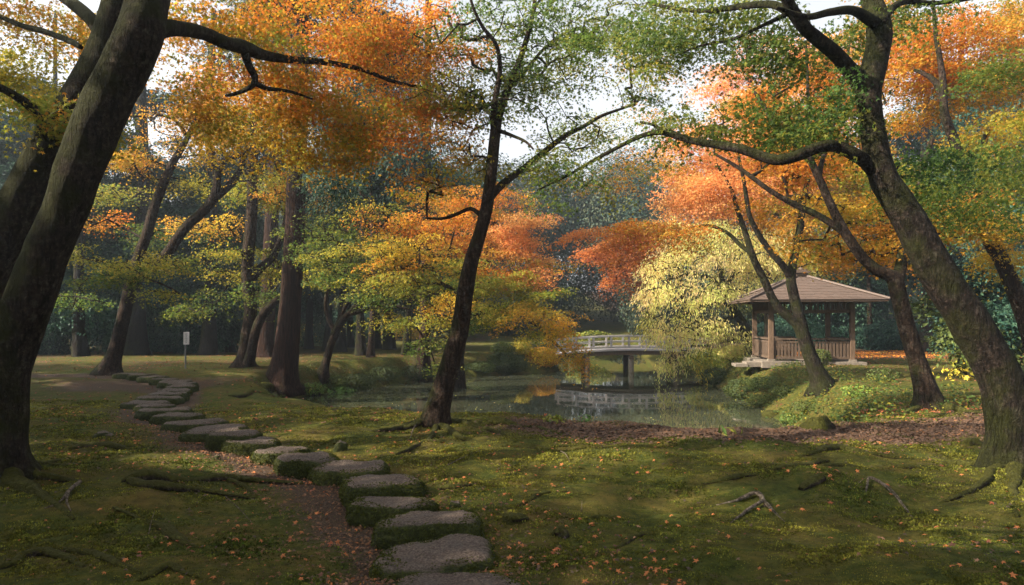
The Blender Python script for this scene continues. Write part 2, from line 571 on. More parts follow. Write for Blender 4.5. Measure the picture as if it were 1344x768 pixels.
q = np.stack([idx[:-1, :-1], idx[:-1, 1:], idx[1:, 1:], idx[1:, :-1]], -1).reshape(-1, 4)
ground = make_mesh("ground", np.stack([X, Y, Z], -1).reshape(-1, 3), q, GROUND,
                   attrs={"dirt": ('POINT', 'FLOAT', dirt), "litter": ('POINT', 'FLOAT', lit)})
tag(ground, kind='structure')

wv = np.array([[-9, 10, WATER], [14, 10, WATER], [14, 54, WATER], [-9, 54, WATER]])
water = make_mesh("water", wv, np.array([[0, 1, 2, 3]]), WATER_MAT, smooth=False)
tag(water, kind='structure')

# ------------------------------------------------------------------ leaves
PAL = {
    'orange': [(0.58, 0.21, 0.025), (0.60, 0.26, 0.03), (0.52, 0.17, 0.025), (0.52, 0.30, 0.035), (0.30, 0.24, 0.03)],
    'amber': [(0.55, 0.29, 0.03), (0.50, 0.25, 0.03), (0.40, 0.29, 0.035), (0.56, 0.24, 0.03), (0.24, 0.24, 0.03)],
    'yellow': [(0.55, 0.37, 0.035), (0.50, 0.34, 0.04), (0.58, 0.30, 0.03), (0.36, 0.31, 0.04)],
    'lime': [(0.26, 0.27, 0.035), (0.34, 0.31, 0.04), (0.17, 0.22, 0.03), (0.42, 0.33, 0.04)],
    'green': [(0.10, 0.165, 0.03), (0.14, 0.19, 0.03), (0.075, 0.13, 0.03), (0.20, 0.21, 0.035)],
    'deep': [(0.055, 0.115, 0.026), (0.075, 0.145, 0.03), (0.045, 0.09, 0.024)],
    'pink': [(0.68, 0.29, 0.10), (0.68, 0.35, 0.10), (0.62, 0.24, 0.08), (0.66, 0.40, 0.13)],
    'rust': [(0.54, 0.19, 0.05), (0.58, 0.24, 0.06), (0.46, 0.15, 0.045)],
    'pale': [(0.70, 0.62, 0.25), (0.62, 0.60, 0.20), (0.70, 0.54, 0.25), (0.50, 0.54, 0.15)],
    'ever': [(0.022, 0.06, 0.042), (0.035, 0.088, 0.058), (0.014, 0.04, 0.03), (0.055, 0.115, 0.068)],
    'pine': [(0.016, 0.045, 0.026), (0.026, 0.062, 0.032), (0.012, 0.032, 0.02)],
    'mossbush': [(0.03, 0.05, 0.014), (0.042, 0.062, 0.016), (0.022, 0.036, 0.012)],
    'shrub': [(0.06, 0.085, 0.022), (0.08, 0.105, 0.025), (0.045, 0.07, 0.02)],
    'far': [(0.024, 0.046, 0.032), (0.034, 0.058, 0.038), (0.018, 0.036, 0.028), (0.055, 0.066, 0.034)],
    'litter': [(0.11, 0.068, 0.046), (0.08, 0.05, 0.037), (0.14, 0.078, 0.046), (0.18, 0.09, 0.045), (0.065, 0.046, 0.038)],
    'dead': [(0.26, 0.08, 0.035), (0.17, 0.06, 0.035), (0.36, 0.13, 0.045), (0.12, 0.055, 0.038), (0.24, 0.13, 0.08)],
}

def leaf_template(kind):
    """outline in the leaf's own plane: x = along, y = across, z = up"""
    if kind == 'maple':          # five pointed lobes round the stalk
        ang = np.radians([-125, -62, 0, 62, 125])
        ln = np.array([0.55, 0.9, 1.0, 0.9, 0.55]) * 0.62
        no = np.radians([-180, -92, -31, 31, 92, 180])
        tips = np.stack([np.cos(ang) * ln, np.sin(ang) * ln, -0.22 * ln], 1)
        nts = np.stack([np.cos(no), np.sin(no), np.zeros(6)], 1) * np.array([0.07, 0.22, 0.25, 0.25, 0.22, 0.07])[:, None]
        V = np.vstack([[[0, 0, 0.03]], tips, nts[:5]])      # 0 centre, 1..5 tips, 6..10 notches
        V[:, 0] += 0.1
        Fq = np.array([[0, 6 + i, 1 + i, 6 + (i + 1) % 5] for i in range(5)])
        return V, Fq
    if kind == 'tri':            # three lobes
        ang = np.radians([-75, 0, 75])
        ln = np.array([0.8, 1.0, 0.8]) * 0.62
        tips = np.stack([np.cos(ang) * ln, np.sin(ang) * ln, -0.2 * ln], 1)
        nts = np.array([[-0.12, 0, 0], [0.2, -0.16, 0], [0.2, 0.16, 0]])
        V = np.vstack([[[0, 0, 0.03]], tips, nts])
        return V, np.array([[0, 4, 1, 5], [0, 5, 2, 6], [0, 6, 3, 4]])
    if kind == 'blade':          # long drooping leaflet
        V = np.array([[-0.6, 0, 0], [0, -0.17, -0.02], [0.7, 0, -0.12], [0, 0.17, -0.02]])
        return V, np.array([[0, 1, 2, 3]])
    V = np.array([[-0.5, 0, 0], [0.05, -0.3, 0.03], [0.55, 0, -0.1], [0.05, 0.3, 0.03]])     # oval
    return V, np.array([[0, 1, 2, 3]])

def place_leaves(kind, pos, nrm, heading, size, colour):
    """returns V, faces, face colours for N leaves"""
    tv, tf = leaf_template(kind)
    n = len(pos)
    z = norm(nrm)
    x = norm(heading - z * np.sum(heading * z, 1, keepdims=True))
    y = np.cross(z, x)
    B = np.stack([x, y, z], 1)                                   # n,3(basis),3
    V = np.einsum('kj,njc->nkc', tv, B) * size[:, None, None] + pos[:, None]
    Fq = tf[None] + (np.arange(n) * len(tv))[:, None, None]
    c = np.repeat(colour, len(tf), 0)
    return V.reshape(-1, 3), Fq.reshape(-1, tf.shape[1]), np.hstack([c, np.ones((len(c), 1))])

def pick_colours(key, n, rs, spray_id=None, nspray=1):
    p = np.array(PAL[key])
    base = rs.integers(0, len(p), nspray)
    per = rs.integers(0, len(p), n)
    sid = spray_id if spray_id is not None else np.zeros(n, int)
    c = np.where((rs.random(n) < 0.62)[:, None], p[base[sid]], p[per])
    br = (0.82 + 0.36 * rs.random(nspray))[sid] * (0.8 + 0.4 * rs.random(n))
    return c * br[:, None]

# sun flecks on the ground: gaps in the canopy above (pixel centre, half size in pixels)
def corridor(px, py, rx, ry, p):
    x, y, z = at(px, py)
    d = y
    return (x, y, z, rx / F * d, max(ry * d * d / (F * EYE), 0.15), p)

FLECKS = [corridor(285, 606, 85, 9, 1.0), corridor(775, 596, 66, 8, 1.0), corridor(1235, 546, 110, 11, 1.0), corridor(95, 585, 75, 9, 0.8),
          corridor(365, 585, 55, 8, 0.9), corridor(520, 568, 150, 22, 0.75), corridor(1220, 462, 140, 7, 0.95), corridor(680, 630, 190, 34, 0.45)]
CLEAR = []      # (centre, radius, probability): bodies the sun reaches, filled in before the crowns are built

def sun_cull(pos, rs, leaf=0.07):
    keep = np.ones(len(pos), bool)
    for x, y, z, rx, ry, p in FLECKS:
        t = (pos[:, 2] - z) / SUN[2]
        g = pos - SUN[None] * t[:, None]
        m_ = 0.75 * leaf + 0.03
        e = ((g[:, 0] - x) / (rx + m_)) ** 2 + ((g[:, 1] - y) / (ry + m_)) ** 2
        edge = np.clip((1.25 - e) / 0.35, 0, 1)
        keep &= ~((rs.random(len(pos)) < p * edge) & (pos[:, 2] > z + 1.2))
    for c, r, p in CLEAR:
        v = pos - np.array(c)[None]
        along = v @ SUN
        perp = np.linalg.norm(v - along[:, None] * SUN[None], axis=1)
        keep &= ~((along > r + 1.0) & (perp < r) & (rs.random(len(pos)) < p))
    return keep

COVER = 2.5
def tier_points(o, half, n, rs):
    """n spray centres in flat drooping tiers spread through an ellipsoid"""
    a, b, c = half
    tr = min(max(0.46 * a, 0.30), 1.4)
    nt = max(3, min(n // 5, int(1.25 * (a * b * max(c, 0.3 * a)) / (tr ** 2 * 0.42 * tr)) + 3))
    v = norm(rs.normal(size=(nt, 3))) * (rs.random((nt, 1)) ** 0.45)
    ctr = o + v * np.array([a, b, c]) * 0.92
    size = tr * (0.55 + 0.8 * rs.random(nt))
    w = size ** 2 / (size ** 2).sum()
    tid = rs.choice(nt, n, p=w)
    ang = rs.random(n) * 2 * np.pi
    r = np.sqrt(rs.random(n))
    ecc = (0.65 + 0.5 * rs.random(nt))[tid]
    off = np.stack([np.cos(ang) * r * ecc, np.sin(ang) * r, rs.normal(size=n) * 0.035], 1)
    tilt = (rs.normal(size=(nt, 2)) * 0.22)[tid]
    off[:, 2] += off[:, 0] * tilt[:, 0] + off[:, 1] * tilt[:, 1] - 0.24 * r ** 2
    return ctr[tid] + off * size[tid][:, None], tid

def crown_sprays(blobs, rs, leaf):
    """blobs: (px,py,d,rx,ry,colour,cover[,depth half size]) -> spray centres with colour key and radius"""
    C, K, W, T, nt = [], [], [], [], 0
    for bl in blobs:
        if bl[0] == 'w':             # ('w', x, y, z, half x, half y, half z, colour, leaves): given in metres
            _, x, y, z, a, b, c, key, nleaf = bl
            o = np.array([x, y, z])
        else:
            px, py, d, rx, ry, key, cov = bl[:7]
            a, c = rx / F * d, ry / F * d
            b = bl[7] if len(bl) > 7 else min(max(0.8 * a, 0.5), 1.7)
            o = P(px, py, d)
            nleaf = COVER * (2.0 if key in ('ever', 'pine') else 1.0) * cov * math.pi * rx * ry / max((leaf * F / d) ** 2 * 0.30, 0.6)
        ns = max(3, int(nleaf / 24))
        p, t = tier_points(o, (a, b, c), ns, rs)
        C.append(p)
        T.append(t + nt)
        nt += t.max() + 1
        K += [key] * ns
        W += [nleaf / ns] * ns
    return np.vstack(C), np.array(K), np.array(W), np.concatenate(T)

def build_crown(root, loc, blobs, rs, leaf=0.07, kind='maple', mat=None, limb_pts=None, twig=True, flat=0.55, droop=0.25, spray=None, name="crown", cull=True, bark=None, hang=0.0):
    C, K, W, T = crown_sprays(blobs, rs, leaf)
    ns = len(C)
    m = np.maximum(3, rs.poisson(W))
    sid = np.repeat(np.arange(ns), m)
    n = len(sid)
    R = (spray or leaf * 5.2) * (0.7 + 0.6 * rs.random(ns))
    ctr = C.mean(0)
    if limb_pts is not None:
        dd = ((C[:, None, :] - limb_pts[None, :, :3]) ** 2).sum(-1)
        src = limb_pts[dd.argmin(1), :3]
    else:
        src = np.repeat(ctr[None], ns, 0)
    out = C - src
    out[:, 2] *= 0.4
    out = norm(out + rs.normal(size=out.shape) * 0.25)
    out[:, 2] -= droop
    out = norm(out)
    side = norm(np.cross(out, np.array([0, 0, 1.0]) + 0 * out))
    up = np.cross(side, out)
    roll = rs.normal(size=(ns, 1)) * 0.3
    side, up = side * np.cos(roll) + up * np.sin(roll), up * np.cos(roll) - side * np.sin(roll)
    ang = rs.random(n) * 2 * np.pi
    r = np.sqrt(rs.random(n))
    u, w = r * np.cos(ang), r * np.sin(ang) * 0.8
    pos = C[sid] + out[sid] * (u * R[sid])[:, None] + side[sid] * (w * R[sid])[:, None]
    pos += up[sid] * (rs.normal(size=n) * 0.07 * R[sid])[:, None]
    pos[:, 2] -= 0.35 * R[sid] * r ** 2
    if hang > 0:
        pos[:, 2] -= rs.random(n) * hang
    if cull:
        k = sun_cull(pos, rs, leaf)
        pos, sid, u, w = pos[k], sid[k], u[k], w[k]
        n = len(pos)
    nr = up[sid] * 1.0 + rs.normal(size=(n, 3)) * flat
    hd = out[sid] * (0.5 + u)[:, None] + side[sid] * w[:, None] + rs.normal(size=(n, 3)) * 0.4
    if hang > 0:
        hd[:, 2] -= 1.2
    hd[:, 2] -= 0.3
    sz = leaf * (0.65 + 0.7 * rs.random(n))
    col = np.zeros((n, 3))
    for key in np.unique(K):
        sel = K[sid] == key
        col[sel] = pick_colours(key, int(sel.sum()), rs, T[sid[sel]], T.max() + 1)
    V, Fq, fc = place_leaves(kind, pos, nr, hd, sz, col)
    o = make_mesh(name, V, Fq, mat or LEAF, root, loc, smooth=False, attrs={"leaf_colour": ('FACE', 'FLOAT_COLOR', fc)})
    if twig and limb_pts is not None and ns <= 1500:
        grow_twigs(root, loc, C, limb_pts, rs, bark or BARK_DARK, leaf)
    return o

def grow_twigs(root, loc, C, limb_pts, rs, bark, leaf, step=1):
    nodes = [limb_pts[i, :3] for i in range(0, len(limb_pts), 2)]
    nl = len(nodes)
    lr = [limb_pts[i, 3] for i in range(0, len(limb_pts), 2)]
    parent = [-1] * nl
    arr = np.array(nodes)
    d0 = np.sqrt(((C[:, None] - arr[None]) ** 2).sum(-1)).min(1)
    order = np.argsort(d0)
    pts = np.vstack([arr, C[order]])
    cnt = nl
    for j in range(len(order)):
        c = pts[nl + j]
        v = pts[:cnt] - c
        dist = np.sqrt((v ** 2).sum(1)) + np.where(v[:, 2] > 0, 0.3 * v[:, 2], 0)
        dist[:nl] *= 0.9
        parent.append(int(dist.argmin()))
        cnt += 1
    desc = np.ones(cnt)
    for j in range(cnt - 1, nl - 1, -1):
        if parent[j] >= nl:
            desc[parent[j]] += desc[j]
    g = Geo()
    for j in range(nl, cnt):
        a, b = pts[parent[j]], pts[j]
        L = np.linalg.norm(b - a)
        if L < 0.02 or L > 1.5 + 9 * (leaf - 0.05): continue
        r1 = min(0.0048 * desc[j] ** 0.5 * max(leaf / 0.07, 0.8), 0.03)
        r0 = r1 if parent[j] >= nl else min(r1 * 1.3, lr[parent[j]] * 0.8)
        midp = (a + b) / 2 + rs.normal(size=3) * 0.07 * L + np.array([0, 0, 0.05 * L])
        t = np.linspace(0, 1, 5)[:, None]
        pth = (1 - t) ** 2 * a + 2 * t * (1 - t) * midp + t ** 2 * b
        g.tube(pth, r0 + (r1 - r0) * t[:, 0], 4, cap=False)
    if g.n:
        o = g.build("twigs", bark, root, loc, True)
        o['kind'] = 'stuff'

def px_path(pts, d, step=None, dz=None):
    """rows (px,py,rpx[,depth offset]) at depth d -> smoothed x,y,z,r"""
    out = []
    for p in pts:
        dd = d + (p[3] if len(p) > 3 else 0)
        out.append([*P(p[0], p[1], dd), p[2] / F * dd])
    return smooth_path(out, step or max(0.05, d * 0.006))

def tree(name, label, trunk, limbs, blobs, bark, d=None, base=None, group=None, leaf=0.07, kind='maple', seed=1, flare=0.6, flare_h=0.3, rough=0.12, sides=18, twig=True, cat='tree', leafmat=None, roots=(), **kw):
    """trunk / limbs: pixel rows; base depth comes from where the trunk foot meets the ground"""
    rs = np.random.default_rng(seed)
    if d is None:
        x, d, z = at(trunk[0][0], trunk[0][1])
    else:
        x = (trunk[0][0] - CX) / F * d
        z = gz1(x, d)
    tp = px_path(trunk, d)
    tp[:, 3] *= 0.90
    # the foot goes a little way into the soil
    foot = np.array([[tp[0, 0], tp[0, 1], z - 0.25, tp[0, 3] * 1.05]])
    tp = np.vstack([foot, tp[tp[:, 2] > z - 0.1]]) if (tp[:, 2] > z - 0.1).any() else tp
    loc = np.array([x, d, z])
    root = thing(name, label, cat, loc, group)
    g = Geo()
    g.tube(tp[:, :3], tp[:, 3], sides, True, rough, seed, flare, flare_h + 0.25)
    g.build("trunk", bark, root, loc, True)
    for ri, ch in enumerate(roots):
        pts = []
        for p in ch:
            x1, y1, z1 = at(p[0], p[1])
            pts.append([x1, y1, z1 + p[2] / F * y1 * 0.1, p[2] / F * y1])
        sp = smooth_path(np.array(pts), 0.03)
        sp[:, 2] += noise3(sp[:, 0] * 4, sp[:, 1] * 4, seed + ri, 4) * 0.4 * sp[:, 3]
        sp[:, 0] += noise3(sp[:, 0] * 5, sp[:, 1] * 5, seed + ri, 3) * 0.7 * sp[:, 3]
        g = Geo()
        g.tube(sp[:, :3], sp[:, 3], 10, True, 0.25, seed + ri, nscale=14)
        g.build("root", ROOT_MAT, root, loc, True)
    allp = [tp[len(tp) // 2:]]
    for lb in limbs:
        lp = px_path(lb, d)
        g = Geo()
        g.tube(lp[:, :3], lp[:, 3], max(7, sides - 6), True, rough * 0.8, seed + 3)
        g.build("branch", bark, root, loc, True)
        allp.append(lp)
    if blobs:
        build_crown(root, loc, blobs, rs, leaf, kind, leafmat, np.vstack(allp), twig, bark=bark, **kw)
    return root

#==SCENE==

# ------------------------------------------------------------------ what the sun reaches through the canopy
CLEAR += [((10.8, 27, 2.0), 3.2, 0.85), ((7.0, 30, 3.5), 4.6, 0.75), ((6, 37, 0.5), 3.0, 0.5), ((3.0, 36.5, 0.4), 2.5, 0.5), ((-0.5, 23, 3.0), 2.8, 0.6),
          ((9.5, 24, 7), 4.0, 0.5), ((12, 35, 7), 5.0, 0.6), ((8.0, 18, 0.5), 2.2, 0.6), ((-3.2, 19.8, 3.4), 2.6, 0.6), ((7.6, 30, 2.5), 3.0, 0.6), ((-7.5, 12, 3.4), 1.8, 0.4), ((15, 32, 0), 3.0, 0.9)]

# ------------------------------------------------------------------ stepping stones
STONE_LABELS = [
    "nearest grey stepping stone, only its rear half inside the bottom edge of the picture",
    "large mossy stepping stone just behind the one cut by the bottom edge",
    "broad mossy stepping stone, third from the camera along the path",
    "fourth stepping stone from the camera with a thick moss rim on its left",
    "fifth stepping stone from the camera, rounder and raised with a dark left side",
    "sixth stepping stone from the camera, where the path starts to swing left",
    "seventh stepping stone from the camera, next to the small upright rock",
    "pale sunlit stepping stone, eighth from the camera",
    "ninth stepping stone from the camera, beside the sunlit patch of soil",
    "small tenth stepping stone from the camera, tucked before a longer slab",
    "long low stepping stone, eleventh from the camera, with a dark mossy front",
    "wide flat stepping stone, twelfth from the camera, in the straight run of the path",
    "thirteenth stepping stone from the camera, overlapping the slab behind it in view",
    "fourteenth stepping stone from the camera, dark and flat beside leaf litter",
    "narrow fifteenth stepping stone from the camera on the left side of the bend",
    "leftmost stepping stone of the near bend, sixteenth from the camera",
    "seventeenth stepping stone from the camera, where the path turns back right",
    "eighteenth stepping stone from the camera, within the S-bend of the path",
    "nineteenth stepping stone from the camera, rising toward the right end of the bend",
    "small stone at the right tip of the S-bend, twentieth from the camera",
    "stepping stone just past the right tip of the S-bend, below the notice post",
    "flat stepping stone in front of the notice post, twenty-second from the camera",
    "twenty-third stepping stone from the camera, left of the notice post",
    "twenty-fourth stepping stone from the camera, on the far leg of the path",
    "second to last far stepping stone, near the two-stemmed leaning tree",
    "farthest stepping stone, beside the foot of the two-stemmed leaning tree",
]

def stepping_stone(i, px, py, wpx):
    rs = np.random.default_rng(100 + i)
    x, d = stone_pos(px, py)
    for _ in range(12):
        d = 0.5 * d + 0.5 * F * (EYE - gz1(x, d) - ST_H - 0.03) / (py - HY)
        x = (px - CX) / F * d
    w = wpx / F * d / 2
    dep = min(max(w * (0.68 + 0.10 * rs.random()), 0.23), 0.35)
    if i + 1 < len(STONES):
        nxp, nyp = stone_pos(STONES[i + 1][0], STONES[i + 1][1])
    z0 = gz1(x, d)
    top = ST_H + 0.03 + 0.010 * rs.normal()
    ns, rings = 56, 26
    a = np.linspace(0, 2 * np.pi, ns, endpoint=False)
    k1, k2, k3 = rs.random(3) * 6.28
    pw = 2.7 + 0.9 * rs.random()
    sup = (np.abs(np.cos(a)) ** pw + np.abs(np.sin(a)) ** pw) ** (-1 / pw)
    out = sup * (0.96 + 0.05 * np.cos(2 * a + k1) + 0.05 * np.cos(3 * a + k2) + 0.022 * np.cos(5 * a + k3) + 0.01 * np.cos(9 * a + k1 * 3))
    # profile from the buried foot over the shoulder to the middle of the top
    prof = [(1.0, -0.2), (1.02, -0.08), (1.04, 0.0), (1.06, 0.25), (1.055, 0.45), (1.035, 0.62), (1.0, 0.77), (0.965, 0.87), (0.92, 0.94), (0.88, 0.975), (0.83, 0.993)]
    prof += [(r, 1.0) for r in np.linspace(0.78, 0.04, 15)]
    prof = np.array(prof)
    yaw = 0.35 * rs.normal() * (0.5 if i < 8 else 0.3)
    V = []
    for r, h in prof:
        X_, Y_ = np.cos(a) * out * r * w, np.sin(a) * out * r * dep
        xr, yr = X_ * math.cos(yaw) - Y_ * math.sin(yaw), X_ * math.sin(yaw) + Y_ * math.cos(yaw)
        V.append(np.stack([x + xr, d + yr, np.full(ns, z0 - 0.02 + h * (top + 0.02))], 1))
    V = np.array(V)
    q = V
    nn = noise3(q[..., 0] * 5, q[..., 1] * 5, q[..., 2] * 5, i)
    n2 = noise3(q[..., 0] * 22, q[..., 1] * 22, q[..., 2] * 22, i + 40)
    side = (prof[:, 1] < 0.97)[:, None]
    cen = np.array([x, d, 0])
    dirv = norm((V - cen) * np.array([1, 1, 0]))
    V = V + dirv * (np.where(side, 0.028, 0.0) * nn + np.where(side, 0.016, 0) * n2)[..., None]
    tilt = (V[..., 0] - x) * rs.normal() * 0.02 + (V[..., 1] - d) * rs.normal() * 0.03
    V[..., 2] += np.where(side, 0, 1) * (0.022 * nn + 0.009 * n2) + tilt * np.clip(prof[:, 1], 0, 1)[:, None]
    nr = len(prof)
    idx = np.arange(nr * ns).reshape(nr, ns)
    nx_ = np.roll(idx, -1, 1)
    qd = np.stack([idx[:-1], nx_[:-1], nx_[1:], idx[1:]], -1).reshape(-1, 4)
    Vf = np.vstack([V.reshape(-1, 3), V[-1].mean(0)])
    tri = np.array([[idx[-1][k], idx[-1][(k + 1) % ns], nr * ns] for k in range(ns)])
    loc = np.array([x, d, z0])
    o = make_mesh("stepping_stone", Vf, [qd, tri], STONE, None, loc, True)
    tag(o, STONE_LABELS[i], "stepping stone", "stepping stones of the winding path")
    # moss fringe on the flanks
    nb = int((4200 if i < 9 else 1600) * (1 if d < 12 else 0.35))
    rr = rs.integers(2, 13, nb); cc = rs.integers(0, ns, nb)
    p0 = V[rr, cc] + (V[rr, (cc + 1) % ns] - V[rr, cc]) * rs.random((nb, 1)) + (V[np.minimum(rr + 1, nr - 1), cc] - V[rr, cc]) * rs.random((nb, 1))
    keep = rs.random(nb) < np.clip(1.15 - (prof[rr, 1] - 0.45) * 1.7 + 0.55 * noise3(p0[:, 0] * 5, p0[:, 1] * 5, p0[:, 2] * 5, 3), 0.0, 1)
    p0, rr, cc = p0[keep], rr[keep], cc[keep]
    dv = dirv[rr, cc] + rs.normal(size=p0.shape) * 0.5 + np.array([0, 0, 0.35])
    sz = 0.013 + 0.012 * rs.random(len(p0))
    colm = np.array([0.058, 0.068, 0.013])[None] * (0.5 + 1.0 * rs.random((len(p0), 1))) * np.array([1, 1, 1])
    v, f, c = place_leaves('oval', p0 + dirv[rr, cc] * 0.006, rs.normal(size=p0.shape) + np.array([0, 0, 0.4]), dv, sz, colm)
    make_mesh("moss_fringe", v, f, MOSS_BLADE, o, loc, False, {"leaf_colour": ("FACE", "FLOAT_COLOR", c)})["kind"] = "stuff"
    return o

for i, (a_, b_, w_) in enumerate(STONES):
    stepping_stone(i, a_, b_, w_)

# ------------------------------------------------------------------ gazebo
def gazebo():
    FL = np.array([9.3, 26.0])
    yaw = math.radians(-7.0)
    s = 2.78
    ex = np.array([math.cos(yaw), math.sin(yaw)]); ey = np.array([-ex[1], ex[0]])
    c0 = FL + ex * s / 2 + ey * s / 2
    z0 = 0.12                              # floor level
    root = thing("gazebo", "brown wooden garden pavilion with a shallow hipped shingle roof beside the pond", "gazebo", (c0[0], c0[1], z0))
    L = np.array([c0[0], c0[1], z0])
    def W(u, v, z=0.0):
        p = c0 + ex * u + ey * v
        return np.array([p[0], p[1], z0 + z])
    h = s / 2
    g = Geo()
    g.box(W(0, 0, -0.11), (s + 0.75, s + 0.75, 0.22), yaw)
    g.build("platform", CONCRETE, root, L)
    for (u, v, sz) in ((-h - 0.62, -h + 0.30, (0.5, 0.95, 0.16)), (-h - 1.05, -h + 0.22, (0.42, 0.85, 0.10))):
        g = Geo(); g.box(W(u, v, -0.22 + sz[2] / 2 + 0.02), sz, yaw); g.build("step", CONCRETE, root, L)
    for u in (-h, h):
        for v in (-h, h):
            g = Geo()
            g.box(W(u, v, 1.06), (0.155, 0.155, 2.12), yaw)
            p = g.build("post", WOOD, root, L)
            f = Geo(); f.box(W(u, v, 0.04), (0.24, 0.24, 0.08), yaw); f.build("footing", CONCRETE, p, L)
    g = Geo()
    for v in (-h, h):
        g.box(W(0, v, 2.18), (s + 0.5, 0.12, 0.13), yaw)
    for u in (-h, h):
        g.box(W(u, 0, 2.183), (0.118, s + 0.5, 0.126), yaw)
    g.build("beam", WOOD_DARK, root, L)
    for side in range(4):                  # slatted frieze between the two beams
        g = Geo()
        if side < 2: g.box(W(0, (-h, h)[side], 1.79), (s - 0.16, 0.07, 0.10), yaw)
        else: g.box(W((-h, h)[side - 2], 0, 1.79), (0.07, s - 0.16, 0.10), yaw)
        for k in range(1, 12):
            t = -h + s * k / 12
            u, v = ((t, -h), (t, h), (-h, t), (h, t))[side]
            g.box(W(u, v, 1.977), (0.05, 0.045, 0.33), yaw)
        g.build("frieze_lattice", WOOD, root, L)
    # balustrades: front, left (half, the way in is beside it), back, right
    def rail(u0, v0, u1, v1):
        g = Geo()
        dv = np.array([u1 - u0, v1 - v0]); ln = np.hypot(*dv); an = yaw + math.atan2(dv[1], dv[0])
        m = ((u0 + u1) / 2, (v0 + v1) / 2)
        g.box(W(*m, 0.80), (ln, 0.11, 0.06), an)
        g.box(W(*m, 0.69), (ln, 0.05, 0.06), an)
        g.box(W(*m, 0.13), (ln, 0.06, 0.09), an)
        n = int(ln / 0.115)
        for k in range(n):
            t = (k + 0.5) / n
            g.box(W(u0 + dv[0] * t, v0 + dv[1] * t, 0.4175), (0.075, 0.028, 0.485), an)
        g.build("balustrade", WOOD_DARK, root, L)
    q = 0.085
    rail(-h + q, -h, h - q, -h)
    rail(-h, -h + q, -h, h - q)
    rail(-h + q, h, h * 0.1, h)
    rail(h, -h + q, h, h - q)
    g = Geo()
    g.box(W(0, h - 0.30, 0.42), (s - 0.3, 0.38, 0.05), yaw)
    for u in (-1.0, 0, 1.0): g.box(W(u, h - 0.30, 0.1975), (0.06, 0.3, 0.39), yaw)
    g.build("bench", WOOD, root, L)
    # roof: four faces of overlapping shingle courses
    e0, ztop, zeave = h + 0.93, 3.12, 2.19
    rows = 15
    roof = Geo(); 
    cornersg = [(-1, -1), (1, -1), (1, 1), (-1, 1)]
    def sag(t): return zeave + (ztop - zeave) * (t ** 1.08)
    rs = np.random.default_rng(5)
    for k in range(4):
        a, b = np.array(cornersg[k]), np.array(cornersg[(k + 1) % 4])
        for r in range(rows):
            t0, t1 = r / rows, (r + 1) / rows
            e_lo, e_hi = e0 * (1 - t0 * 0.955), e0 * (1 - t1 * 0.955)
            lift = 0.022
            nseg = 12
            for sgi in range(nseg):
                s0, s1 = sgi / nseg, (sgi + 1) / nseg
                j = 0.004 * rs.normal()
                pl0 = (a + (b - a) * s0) * e_lo; pl1 = (a + (b - a) * s1) * e_lo
                ph0 = (a + (b - a) * s0) * e_hi; ph1 = (a + (b - a) * s1) * e_hi
                v = [W(*pl0, sag(t0) + lift + j), W(*pl1, sag(t0) + lift + j), W(*ph1, sag(t1) + j * 0.3), W(*ph0, sag(t1) + j * 0.3),
                     W(*pl0, sag(t0) - 0.003), W(*pl1, sag(t0) - 0.003)]
                roof.add(v, [[0, 1, 2, 3], [4, 5, 1, 0]])
    ro = roof.build("roof", SHINGLE, root, L)
    g = Geo()                               # soffit boards under the shingles
    for k in range(4):
        a, b = np.array(cornersg[k]), np.array(cornersg[(k + 1) % 4])
        v = [W(*(a * (e0 - 0.03)), zeave - 0.07), W(*(b * (e0 - 0.03)), zeave - 0.07), W(*(b * 0.10), ztop - 0.10), W(*(a * 0.10), ztop - 0.10),
             W(*(a * (e0 - 0.03)), zeave - 0.012), W(*(b * (e0 - 0.03)), zeave - 0.012)]
        g.add(v, [[1, 0, 3, 2], [0, 1, 5, 4]])
    g.build("soffit", WOOD_DARK, ro, L)
    for k in range(4):                      # hip caps
        a = np.array(cornersg[k]); g = Geo()
        p0, p1 = W(*(a * e0), zeave + 0.03), W(*(a * e0 * 0.05), ztop + 0.03)
        g.tube(np.linspace(p0, p1, 8), np.full(8, 0.045), 6)
        g.build("hip_cap", SHINGLE, ro, L)
    g = Geo()
    for zz, w in ((0.06, 0.46), (0.15, 0.56), (0.21, 0.40)):
        g.box(W(0, 0, ztop + zz), (w, w, 0.07), yaw)
    g.tube(np.array([W(0, 0, ztop + 0.215), W(0, 0, ztop + 0.27), W(0, 0, ztop + 0.31), W(0, 0, ztop + 0.34)]), [0.13, 0.115, 0.07, 0.02], 12)
    g.build("finial", WOOD_DARK, ro, L)
gazebo()

